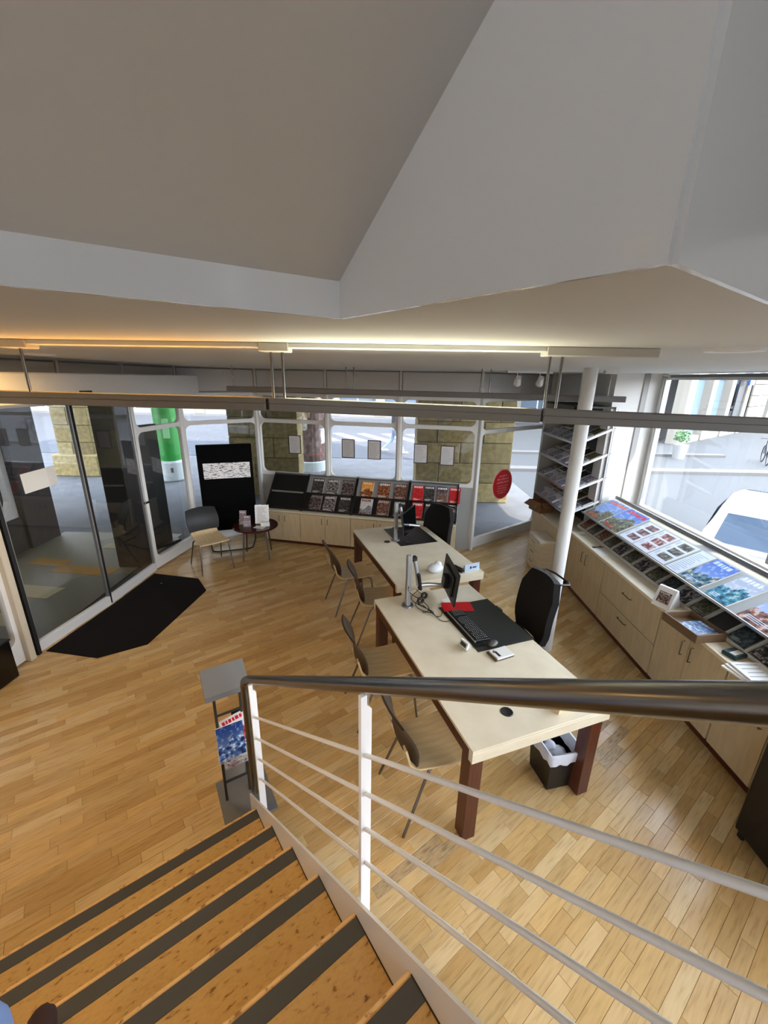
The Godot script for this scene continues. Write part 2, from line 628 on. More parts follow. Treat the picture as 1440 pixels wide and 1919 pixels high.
func build_floor() -> void:
	var fl := thing("floor", "honey-coloured wooden strip parquet covering the whole room", "floor", STAIR_AT, STAIR_TURN, "", "structure")
	var room := outline(0.0)
	var inv := fl.transform.affine_inverse()
	var local := PackedVector2Array()
	for q in room:
		var l := inv * v3(q.x, 0, q.y)
		local.append(Vector2(l.x, l.z))
	# slab beneath the boards
	var st := st_new()
	prism(st, local, 0.013, Transform3D(Basis(Vector3.RIGHT, PI / 2), v3(0, -0.0145, 0)))
	obj("slab", st, M.subfloor, fl)
	var r := RandomNumberGenerator.new()
	r.seed = 5
	var wd := 0.067
	var th := 0.014
	var lengths := [0.28, 0.35, 0.42, 0.49]
	var meshes := []
	for L in lengths:
		var s := st_new()
		box(s, Vector3.ZERO, v3(L - 0.0012, th, wd - 0.0012), Basis(), 0.0012)
		meshes.append(s.commit())
	var boards := []
	var cut := []
	var lo := Vector2(1e9, 1e9)
	var hi := -lo
	for q in local:
		lo = lo.min(q)
		hi = hi.max(q)
	var worn_spots := [v3(0.25, 0, -1.75), v3(1.62, 0, -2.5), v3(1.75, 0, -2.28)]
	for row in range(int(floor(lo.y / wd)), int(ceil(hi.y / wd)) + 1):
		var z := (row + 0.5) * wd
		var x := lo.x - r.randf() * 0.5
		while x < hi.x:
			var li := r.randi() % 4
			var L: float = lengths[li]
			var variant := r.randi() % 12
			var rect := PackedVector2Array([Vector2(x, z - wd * 0.5), Vector2(x + L, z - wd * 0.5), Vector2(x + L, z + wd * 0.5), Vector2(x, z + wd * 0.5)])
			var inside := 0
			for q in rect:
				if Geometry2D.is_point_in_polygon(q, local):
					inside += 1
			var w := fl.transform * v3(x + L * 0.5, 0, z)
			for s in worn_spots:
				if Vector2(w.x - s.x, w.z - s.z).length() < 0.2 and r.randf() < 0.4:
					variant = 12
			if inside == 4:
				var p := screen(w)
				var score := 0.0
				if p.z > 0.2 and p.x > -40 and p.x < 1480 and p.y > 900 and p.y < 1960:
					var under := inv * w
					if not (under.x < 0.06 and under.x > -1.7 and under.z > -0.02):
						score = 1.0 / pow((w - cam.position).length(), 3.0) * L
				boards.append([score, x + L * 0.5, z, li, variant])
			elif inside > 0:
				for piece in Geometry2D.intersect_polygons(rect, local):
					cut.append([piece, variant])
			x += L
	boards.sort_custom(func(a, b): return a[0] > b[0])
	var rest := []
	for k in 13:
		rest.append(st_new())
	for k in boards.size():
		var b: Array = boards[k]
		var m: Material = M["parquet_%d" % b[4]] if b[4] < 12 else M.parquet_worn
		if k < 300:
			obj("plank", meshes[b[3]], m, fl, v3(b[1], -th * 0.5, b[2]))
		else:
			box(rest[b[4]], v3(b[1], -th * 0.5, b[2]), v3(lengths[b[3]] - 0.0012, th, wd - 0.0012))
	for c in cut:
		prism(rest[c[1]], c[0], th, Transform3D(Basis(Vector3.RIGHT, PI / 2), Vector3.ZERO))
	var am := ArrayMesh.new()
	for k in 13:
		am = rest[k].commit(am)
		am.surface_set_material(am.get_surface_count() - 1, M["parquet_%d" % k] if k < 12 else M.parquet_worn)
	var o := MeshInstance3D.new()
	o.name = "remaining_planks"
	o.mesh = am
	fl.add_child(o)
	o.set_meta("kind", "stuff")

# ---------------------------------------------------------------- shell
func build_shell() -> void:
	# ceiling with the stairwell cut out; the slab is as deep as the well is high
	var q0 := Vector2(-1.577, -0.02)
	var q1 := Vector2(-0.098, -0.954)
	var q2 := Vector2(0.293, -0.489)
	var q3 := Vector2(1.263, -1.195)
	var q4 := Vector2(2.75, 0.81)
	var q5 := Vector2(0.03, 2.15)
	var outer := outline(0.12)
	var poly := PackedVector2Array()
	# start at the rear right corner, run round, then through a slit round the opening
	var start := 0
	for k in outer.size():
		if outer[k].x > 3.0 and outer[k].y > 2.5:
			start = k
	for k in outer.size():
		poly.append(outer[(start + k) % outer.size()])
	poly.append(outer[start] + Vector2(-0.002, 0.0005))
	var hole := [q4, q3, q2, q1, q0, q5]
	if not Geometry2D.is_polygon_clockwise(outer) == Geometry2D.is_polygon_clockwise(PackedVector2Array(hole)):
		pass
	else:
		hole.reverse()
		hole = [hole[5], hole[0], hole[1], hole[2], hole[3], hole[4]]
	for h in hole:
		poly.append(h)
	poly.append(hole[0] + Vector2(0.0008, 0.001))
	var st := st_new()
	prism(st, poly, -0.3, Transform3D(Basis(Vector3.RIGHT, PI / 2), v3(0, CEIL, 0)))
	var c := obj("ceiling", st, M.ceiling_paint)
	tag(c, "pale painted ceiling with an opening above the stairs", "ceiling", "", "structure")
	# painted lining of the well, a little glossier than the ceiling
	var well := thing("trim_1", "glossy white painted sides of the stairwell opening", "stairwell lining", Vector3.ZERO, 0, "", "structure")
	for e in [[q2, q3], [q1, q2], [q0, q1]]:
		var a: Vector2 = e[0]
		var b: Vector2 = e[1]
		var L := a.distance_to(b)
		var t := Transform3D(Basis(Vector3.UP, atan2(-(b.y - a.y), b.x - a.x)), v3(a.x, CEIL, a.y))
		var s := st_new()
		box(s, t * v3(L * 0.5, 0.948, 0.004), v3(L, 1.9, 0.008), t.basis)
		obj("lining", s, M.well_paint, well)
	# sloping underside of the flight above: parallel to the stairs
	var up := v3(0.5958, 0, 0.8031)
	var s0 := v3(q1.x, 2.862, q1.y)
	var d0 := v3(q0.x, 2.862, q0.y)
	var soff := st_new()
	var len_ := 2.4
	var r0 := s0 + up * len_ + Vector3.UP * 0.746 * len_ + v3(0.845, 0, -0.534) * 0.2
	var l0 := d0 + up * len_ + Vector3.UP * 0.746 * len_
	s0 += v3(0.845, 0, -0.534) * 0.03
	var nn := (r0 - s0).cross(d0 - s0).normalized()
	if nn.y > 0: nn = -nn
	quad(soff, s0, d0, l0, r0, nn)
	var ups := -nn * 0.2
	quad(soff, s0 + ups, d0 + ups, l0 + ups, r0 + ups, -nn)
	quad(soff, s0, d0, d0 + ups, s0 + ups, -up)
	quad(soff, r0, l0, l0 + ups, r0 + ups, up)
	quad(soff, s0, r0, r0 + ups, s0 + ups, v3(0.8, 0, -0.6))
	quad(soff, d0, l0, l0 + ups, d0 + ups, v3(-0.8, 0, 0.6))
	tag(obj("ceiling", soff, M.ceiling_paint), "sloping underside of the upper stair flight", "sloping ceiling", "", "structure")
	# storeys above the shop and over the arcade: they close the well and shade the street
	var mass := bobj("ceiling", v3(-2.6, 10.2, -3.7), v3(12.8, 9.2, 13.6), mat("stone_dark", Color(0.5, 0.46, 0.38), 0.9))
	tag(mass, "storeys of the building above the shop and arcade", "building", "", "structure")
	# arcade roof round the shop
	var rect := PackedVector2Array([Vector2(-9.0, 2.9), Vector2(-9.0, -10.45), Vector2(3.7, -10.45), Vector2(3.7, 2.9)])
	var arc := st_new()
	for piece in Geometry2D.clip_polygons(rect, outline(0.13)):
		if not Geometry2D.is_polygon_clockwise(piece) and piece.size() > 6:
			prism(arc, piece, -2.59, Transform3D(Basis(Vector3.RIGHT, PI / 2), v3(0, 3.0, 0)))
	tag(obj("ceiling", arc, mat("arcade_plaster", Color(0.40, 0.38, 0.33), 0.85)), "plastered underside of the arcade round the shop", "arcade ceiling", "", "structure")
	tag(bobj("wall_passage_end", v3(-6.3, 1.5, 3.1), v3(5.2, 3.0, 0.2), mat("arcade_plaster", Color(0.55, 0.52, 0.46), 0.85)), "closed end of the passage behind the shop", "wall", "", "structure")
	# rear and side walls, away from the picture
	var rw := thing("wall_rear", "white rear wall with a wide window behind the stairs", "wall", Vector3.ZERO, 0, "", "structure")
	for q in [[-3.75, 3.65, -0.05, 1.2], [-3.75, -2.4, 1.2, 2.6], [-0.4, 3.65, 1.2, 2.6], [-3.75, 3.65, 2.6, 3.6], [-3.75, -0.4, 3.6, 5.2], [0.8, 3.65, 3.6, 5.2], [-3.75, 3.65, 5.2, 5.59]]:
		bobj("plaster", v3((q[0] + q[1]) * 0.5, (q[2] + q[3]) * 0.5, 3.1), v3(q[1] - q[0], q[3] - q[2], 0.2), M.wall_white, rw)
	# window band of the upper floor above the side window: its light falls down the well
	var uw := thing("window_13", "window band of the upper floor above the side window", "window", v3(3.6, 3.1, -5.5), -PI / 2, "", "structure")
	bobj("parapet", v3(4.25, 0.2, 0), v3(8.5, 0.4, 0.15), M.wall_white, uw)
	bobj("lintel", v3(4.25, 2.4, 0), v3(8.5, 0.2, 0.15), M.wall_white, uw)
	for k in 4:
		var us := st_new()
		ring(us, k * 2.125, (k + 1) * 2.125, 0.4, 2.3, 0.05, 0.05, 0.05, 0.05, 0.02, -0.035, 0.07)
		obj("frame", us, M.frame_white, uw)
		pane(uw, k * 2.125 + 0.03, (k + 1) * 2.125 - 0.03, 0.43, 2.27)
	for lv in [["window_12", "rear window of the shop behind the stairs", -2.4, -0.4, 1.2, 2.6], ["window_14", "rear window of the upper floor", -0.4, 0.8, 3.6, 5.2]]:
		var wr := thing(lv[0], lv[1], "window", v3(0, 0, 3.1), 0, "", "structure")
		var fr := st_new()
		ring(fr, lv[2], lv[3], lv[4], lv[5], 0.05, 0.05, 0.05, 0.05, 0.02, -0.04, 0.08)
		obj("frame", fr, M.frame_white, wr)
		pane(wr, lv[2] + 0.03, lv[3] - 0.03, lv[4] + 0.03, lv[5] - 0.03)
	tag(bobj("wall_left", v3(-3.72, 1.39, 0.45), v3(0.2, 2.8, 5.2), M.wall_white), "plain white side wall beside the stairs", "wall", "", "structure")
	# pier between the shelves and the side window, facing the stairs
	var pier := thing("wall_pier", "narrow white wall pier between the brochure shelves and the side window", "wall", Vector3.ZERO, 0, "", "structure")
	bobj("plaster", v3(3.04, 1.4, -5.50), v3(0.34, 2.8, 0.2), M.wall_white, pier)
	bobj("grey_strip", v3(3.25, 1.4, -5.485), v3(0.08, 2.8, 0.2), M.wall_grey, pier, 0.012)
	bobj("reveal", v3(3.42, 1.4, -5.495), v3(0.26, 2.8, 0.2), M.wall_white, pier)
	tag(bobj("wall_shelf", v3(3.06, 1.4, -6.42), v3(0.12, 2.8, 2.03), M.wall_white), "white wall behind the brochure shelves", "wall", "", "structure")
	tag(bobj("wall_end", v3(3.0, 1.4, -7.46), v3(0.3, 2.8, 0.1), M.wall_white), "narrow white wall beside the angled window", "wall", "", "structure")

# a run of shop front: node at p0, x along the wall, z into the room
func front(called: String, label: String, p0: Vector2, p1: Vector2, y0: float) -> Node3D:
	var d := p1 - p0
	return thing(called, label, "window" if called.begins_with("window") else "door" if called.begins_with("door") else "wall", v3(p0.x, y0, p0.y), atan2(-d.y, d.x), "", "structure")

func pane(n: Node3D, x0: float, x1: float, y0: float, y1: float, z := 0.0) -> void:
	bobj("pane", v3((x0 + x1) * 0.5, (y0 + y1) * 0.5, z), v3(x1 - x0, y1 - y0, 0.008), M.glass, n)

func framed(n: Node3D, L: float, sill: float, trans: float, top: float, lm := 0.045, rm := 0.045, lower_m := 0.06) -> void:
	var s := st_new()
	ring(s, 0, L, sill, trans, lm, rm, lower_m, 0.03, 0.09, -0.03, 0.06)
	ring(s, 0, L, trans, top, lm, rm, 0.03, 0.05, 0.09, -0.03, 0.06)
	obj("frame", s, M.frame_white, n)
	pane(n, lm * 0.5, L - rm * 0.5, sill + 0.02, trans, 0.0)
	pane(n, lm * 0.5, L - rm * 0.5, trans, top - 0.02, 0.0)

func mullion(n: Node3D, x: float, y0: float, y1: float) -> void:
	bobj("mullion", v3(x, (y0 + y1) * 0.5, 0.02), v3(0.06, y1 - y0, 0.1), M.frame_white, n, 0.01)

func build_fronts() -> void:
	var T := 1.98
	var TOP := 2.43
	# pane to the near side of the door
	var d0 := Vector2(-3.62, -2.0)
	var d1 := Vector2(-3.475, -3.40)
	var n := front("window_1", "white framed shop window with rounded corners nearest the stairs", d0, d1, 0.0)
	var L := d0.distance_to(d1)
	framed(n, L, 0.02, T, TOP, 0.05, 0.10, 0.2)
	bobj("post", v3(L - 0.03, 1.22, 0.03), v3(0.06, 2.44, 0.12), mat("frame_beige", Color(0.74, 0.70, 0.62), 0.5), n, 0.008)
	# sliding door
	var p0 := Vector2(-3.46, -3.49)
	var p1 := Vector2(-3.334, -4.43)
	var p2 := Vector2(-3.285, -5.37)
	for e in [["door_1", "sliding glass door leaf carrying a white paper sheet", p0, p1], ["door_2", "sliding glass door leaf beside the round table corner", p1, p2]]:
		var dn := front(e[0], e[1], e[2], e[3], 0.0)
		var l: float = e[2].distance_to(e[3])
		var s := st_new()
		box(s, v3(l * 0.5, 0.055, 0), v3(l, 0.11, 0.05), Basis(), 0.004)
		obj("bottom_rail", s, M.frame_white, dn)
		s = st_new()
		box(s, v3(0.012, 1.25, 0), v3(0.024, 2.3, 0.04), Basis(), 0.003)
		obj("stile", s, M.alu, dn)
		s = st_new()
		box(s, v3(l - 0.012, 1.25, 0), v3(0.024, 2.3, 0.04), Basis(), 0.003)
		obj("stile", s, M.alu, dn)
		s = st_new()
		box(s, v3(l * 0.5, 2.4, 0), v3(l, 0.06, 0.05))
		obj("top_rail", s, M.frame_white, dn)
		pane(dn, 0.02, l - 0.02, 0.1, 2.39)
		if e[0] == "door_1":
			bobj("rubber_seal", v3(-0.03, 1.22, 0.03), v3(0.035, 2.44, 0.05), M.rubber, dn)
			bobj("rubber_seal", v3(l - 0.005, 1.22, 0.02), v3(0.012, 2.4, 0.03), M.rubber, dn)
		else:
			var hs := st_new()
			box(hs, v3(l - 0.02, 1.02, 0.05), v3(0.1, 0.03, 0.03), Basis(), 0.006)
			obj("handle", hs, M.chrome, dn)
	# fixed pane next to the door, corner pane, the three panes of the back front, the angled pane
	var pts := [[p2, Vector2(-3.12, -6.35), 0.0], [Vector2(-3.12, -6.35), Vector2(-2.17, -7.09), 0.0], [Vector2(-2.17, -7.09), Vector2(-0.945, -6.834), 1.06], [Vector2(-0.945, -6.834), Vector2(0.227, -6.59), 1.06], [Vector2(0.227, -6.59), Vector2(1.42, -6.34), 1.06], [Vector2(1.42, -6.34), Vector2(2.87, -7.46), 0.0]]
	var labs := ["fixed white framed pane between sliding door and corner", "corner pane behind the black display panel", "back window pane with one framed notice nearest the black panel", "middle back window pane with two framed notices", "back window pane with two notices in front of the stone pillar", "full height angled pane with a round red sticker"]
	for k in 6:
		var a: Vector2 = pts[k][0]
		var b: Vector2 = pts[k][1]
		var sill: float = pts[k][2]
		var w := front("window_%d" % (k + 2), labs[k], a, b, 0.0)
		var l := a.distance_to(b)
		framed(w, l, maxf(sill, 0.02), T if k < 5 else 1.93, TOP, 0.05, 0.05, 0.16 if sill < 0.5 else 0.05)
		if k > 0:
			mullion(w, 0.0, 0.0, TOP)
		if sill > 0.5:
			bobj("parapet", v3(l * 0.5, sill * 0.5, -0.02), v3(l, sill, 0.08), M.wall_grey, w)
	# upper band: grey boards between window heads and ceiling
	var band := [["wall_left_band", d0, d1], ["wall_door_band", p0, p2], ["wall_fixed_band", p2, Vector2(-3.12, -6.35)], ["wall_corner_band", Vector2(-3.12, -6.35), Vector2(-2.17, -7.09)], ["wall_back_band", Vector2(-2.17, -7.09), Vector2(1.42, -6.34)], ["wall_angled_band", Vector2(1.42, -6.34), Vector2(2.87, -7.46)]]
	var blabs := ["board above the pane near the stairs", "boards above the sliding door", "board above the fixed pane", "board above the corner pane", "row of grey boards above the back windows", "boards above the angled pane"]
	for k in band.size():
		var a: Vector2 = band[k][1]
		var b: Vector2 = band[k][2]
		var l := a.distance_to(b)
		var w := front(band[k][0], "grey " + blabs[k] + " under the ceiling", a, b, TOP)
		bobj("backing", v3(l * 0.5, 0.19, -0.06), v3(l + 0.02, 0.4, 0.06), M.wall_grey, w)
		var cnt := maxi(1, roundi(l / 1.2))
		for j in cnt:
			var seg := l / cnt
			bobj("panel", v3((j + 0.5) * seg, 0.19, -0.015), v3(seg - 0.05, 0.33, 0.03), mat("band_board", Color(0.76, 0.76, 0.755), 0.55), w, 0.006)
		for j in cnt + 1:
			bobj("batten", v3(j * l / cnt, 0.19, -0.005), v3(0.03, 0.37, 0.04), M.wall_white, w, 0.004)
	# door operator box with sensor
	var hd := thing("door_operator", "long white box of the sliding door drive above the entrance", "door drive", v3(-3.32, 2.44, -3.1), 0)
	bobj("housing", v3(0.41, 0.12, -1.2), v3(0.30, 0.24, 4.0), M.frame_white, hd, 0.01)
	for z in [-0.7, -2.0]:
		bobj("wall_arm", v3(0.16, 0.12, z), v3(0.20, 0.06, 0.08), M.frame_white, hd)
	bobj("bracket", v3(0.57, 0.06, -0.80), v3(0.03, 0.06, 0.14), M.black, hd, 0.005)
	bobj("sensor", v3(0.59, 0.015, -0.80), v3(0.06, 0.04, 0.44), M.black, hd, 0.008)
	# things on the glass of the door and windows
	var pp := bobj("paper_sheet", v3(-3.395, 1.68, -3.93), v3(0.002, 0.19, 0.37), M.paper, null, 0.0, Basis(Vector3.UP, -0.1) * Basis(Vector3.RIGHT, deg_to_rad(2)))
	tag(pp, "blank white paper sheet taped to the sliding glass door", "paper")
	side_windows()
	notices()

func side_windows() -> void:
	# big side window above the counter, glazed nearly to the ceiling
	var x := 3.47
	var spans := [[-5.40, -3.1], [-3.1, -1.1], [-1.1, 0.9], [0.9, 2.95]]
	var labs := ["side window pane at the pier, above the far counter", "side window pane above the middle of the counter", "side window pane beside the stairs", "side window pane at the rear of the room"]
	for k in 4:
		var z0: float = spans[k][0]
		var z1: float = spans[k][1]
		var w := thing("window_%d" % (8 + k), labs[k], "window", v3(x, 0, z0), -PI / 2, "", "structure")
		var L := z1 - z0
		var s := st_new()
		ring(s, 0, L, 1.08, 2.79, 0.05, 0.03, 0.05, 0.06, 0.01, -0.035, 0.07)
		obj("frame", s, M.frame_white, w)
		pane(w, 0.03, L - 0.02, 1.1, 2.75, 0.0)
		bobj("parapet", v3(L * 0.5, 0.54, 0), v3(L, 1.08, 0.1), M.wall_white, w)
		if k == 0:
			bobj("inner_stile", v3(0.09, 1.93, 0.03), v3(0.035, 1.66, 0.04), M.alu, w, 0.004)
	var rail := thing("curtain_rail", "grey curtain rail under the ceiling along the side window", "rail", v3(3.36, 2.765, -5.1), 0)
	bobj("profile", v3(0, 0, 2.4), v3(0.05, 0.03, 4.8), M.alu_dark, rail, 0.004)

func notices() -> void:
	# framed notices on the back windows: pixel columns measured along the front
	var base := Vector2(-2.17, -7.09)
	var dir := (Vector2(1.42, -6.34) - base).normalized()
	var turn := atan2(-dir.y, dir.x)
	var at := [[0.66, 1.60, "single framed notice beside the advertising column"], [1.60, 1.58, "framed notice nearest the black panel on the middle pane"], [2.04, 1.58, "framed notice on the middle pane beside the mullion"], [2.80, 1.56, "framed notice on the stone pillar's left half"], [3.22, 1.55, "framed notice nearest the angled window"]]
	for a in at:
		var p = base + dir * a[0]
		var o := thing("framed_notice", a[2], "notice", v3(p.x, a[1], p.y), turn, "framed notices on the back windows")
		o.position += o.basis.z * 0.012
		var s := st_new()
		ring(s, -0.11, 0.11, -0.155, 0.155, 0.012, 0.012, 0.012, 0.012, 0.002, 0.0, 0.008)
		obj("frame", s, M.black, o)
		var m := cover("notice_print", Color.WHITE, Color.WHITE, Color(0.66, 0.65, 0.66), Color(0.80, 0.79, 0.79), 3, 3)
		var q := st_new()
		quad(q, v3(-0.1, -0.145, 0.004), v3(0.1, -0.145, 0.004), v3(0.1, 0.145, 0.004), v3(-0.1, 0.145, 0.004), Vector3.BACK)
		obj("sheet", q, m, o)
	# round red sticker, its print seen from behind
	var b := Vector2(1.42, -6.34)
	var d2 := (Vector2(2.87, -7.46) - b).normalized()
	var pos := b + d2 * 0.72
	var o2 := thing("red_sticker", "round red sticker with reversed lettering on the angled pane", "sticker", v3(pos.x, 1.02, pos.y), atan2(-d2.y, d2.x))
	o2.position += o2.basis.z * 0.008
	var disc := st_new()
	lathe(disc, [Vector2(0, 0.0), Vector2(0.262, 0.0), Vector2(0.262, 0.002), Vector2(0, 0.002)], Vector3.ZERO, 40, Basis(Vector3.RIGHT, PI / 2))
	obj("rim", disc, mat("sticker_rim", Color(0.86, 0.6, 0.62), 0.5), o2)
	disc = st_new()
	lathe(disc, [Vector2(0, 0.0025), Vector2(0.245, 0.0025), Vector2(0.245, 0.004), Vector2(0, 0.004)], Vector3.ZERO, 40, Basis(Vector3.RIGHT, PI / 2))
	obj("disc", disc, M.red_print, o2)
	var r := RandomNumberGenerator.new()
	r.seed = 9
	var s := st_new()
	var lines := [[0.13, 0.2, 0.034], [0.075, 0.3, 0.034], [0.02, 0.32, 0.034], [-0.035, 0.26, 0.022], [-0.075, 0.26, 0.022], [-0.115, 0.26, 0.022], [-0.155, 0.2, 0.022]]
	for ln in lines:
		var x: float = -ln[1] * 0.5
		while x < ln[1] * 0.5:
			var w := r.randf_range(0.010, 0.020)
			var hh: float = ln[2] * (1.0 if r.randf() < 0.25 else 0.68)
			box(s, v3(x + w * 0.5, ln[0] + hh * 0.5, 0.0046), v3(w * 0.8, hh, 0.001))
			x += w + (0.014 if r.randf() < 0.2 else 0.003)
	obj("lettering", s, mat("sticker_print", Color(0.9, 0.55, 0.57), 0.5), o2)

# ---------------------------------------------------------------- stairs
const RISE := 0.1898
const RUN := 0.2813

func build_stairs() -> void:
	var o := thing("staircase", "wooden staircase with dark grip strips and a white steel stringer", "stairs", STAIR_AT, STAIR_TURN)
	var W := 1.62
	for k in 12:
		var y := RISE * (k + 1)
		var z := RUN * k
		var t := bobj("tread", v3(-W * 0.5, y - 0.02, z + 0.165), v3(W, 0.04, 0.29), M.tread_wood, o, 0.002)
		var lip := st_new()
		box(lip, v3(0, 0, -0.152), v3(W, 0.04, 0.014), Basis(), 0.003)
		obj("nosing", lip, M.tread_lip, t)
		bobj("grip_strip", v3(0, 0.0205, -0.114), v3(W, 0.003, 0.058), M.grip_strip, t, 0.001)
		bobj("riser", v3(-W * 0.5, y - RISE * 0.5 - 0.02, z + 0.03), v3(W, RISE - 0.04, 0.018), M.tread_wood, o)
	for side in [[0.0, 0.010], [-W - 0.010, 0.010]]:
		var p := PackedVector2Array([Vector2(-0.10, 0.0), Vector2(-0.10, 0.19), Vector2(3.6, 0.19 + 0.667 * 3.7), Vector2(3.6, 2.2), Vector2(0.35, 0.0)])
		var s := st_new()
		# profile in (z, y), extruded along x
		prism(s, p, side[1], Transform3D(Basis(v3(0, 0, 1), v3(0, 1, 0), v3(1, 0, 0)), v3(side[0], 0, 0)))
		obj("stringer", s, M.rail_white, o)
		var g := st_new()
		for k in 12:
			box(g, v3(side[0] + (-0.0015 if side[0] == 0.0 else 0.0115), RISE * (k + 1) + 0.002, RUN * k + 0.16), v3(0.003, 0.006, 0.28))
		obj("joint_seal", g, mat("joint_seal", Color(0.16, 0.09, 0.05), 0.8), o)

func build_railing() -> void:
	var o := thing("stair_railing", "steel handrail on white posts with four thin white rods", "railing", STAIR_AT, STAIR_TURN)
	var sx := 0.034
	var rail_y := func(z: float) -> float: return 1.108 + 0.674 * (z + 0.005)
	var pts := []
	pts.append(v3(sx, 0.2, -0.085))
	pts.append(v3(sx, 0.6, -0.085))
	pts.append(v3(sx, 0.985, -0.085))
	pts.append(v3(sx, 1.02, -0.083))
	pts.append(v3(sx, 1.045, -0.074))
	pts.append(v3(sx, 1.064, -0.056))
	pts.append(v3(sx, 1.085, -0.032))
	for k in 14:
		var z := 0.02 + k * 0.26
		pts.append(v3(sx, rail_y.call(z), z))
	tobj("handrail", pts, 0.0222, M.steel, o, 24)
	for z in [0.06, 1.145, 2.30, 3.3]:
		var foot: float = 0.19 + 0.667 * (z + 0.1) - 0.1
		var top: float = rail_y.call(z) - 0.03
		var p := PackedVector2Array([Vector2(-0.018, foot), Vector2(0.018, foot), Vector2(0.018, top - 0.055), Vector2(0.002, top - 0.035), Vector2(0.002, top), Vector2(-0.018, top)])
		var s := st_new()
		prism(s, p, 0.014, Transform3D(Basis(), v3(sx, 0, z - 0.007)))
		var post := obj("post", s, M.rail_white, o)
		tobj("bracket", [v3(sx + 0.008, top - 0.04, z), v3(sx + 0.008, top + 0.012, z)], 0.005, M.chrome, post, 8)
		bobj("foot_plate", v3(sx - 0.012, foot + 0.03, z), v3(0.012, 0.06, 0.05), M.rail_white, post)
	for k in 4:
		var dy: float = [-0.249, -0.399, -0.548, -0.70][k]
		tobj("rod", [v3(sx, rail_y.call(0.06) + dy, 0.06), v3(sx, rail_y.call(3.35) + dy, 3.35)], 0.0068, M.rail_white, o, 10)

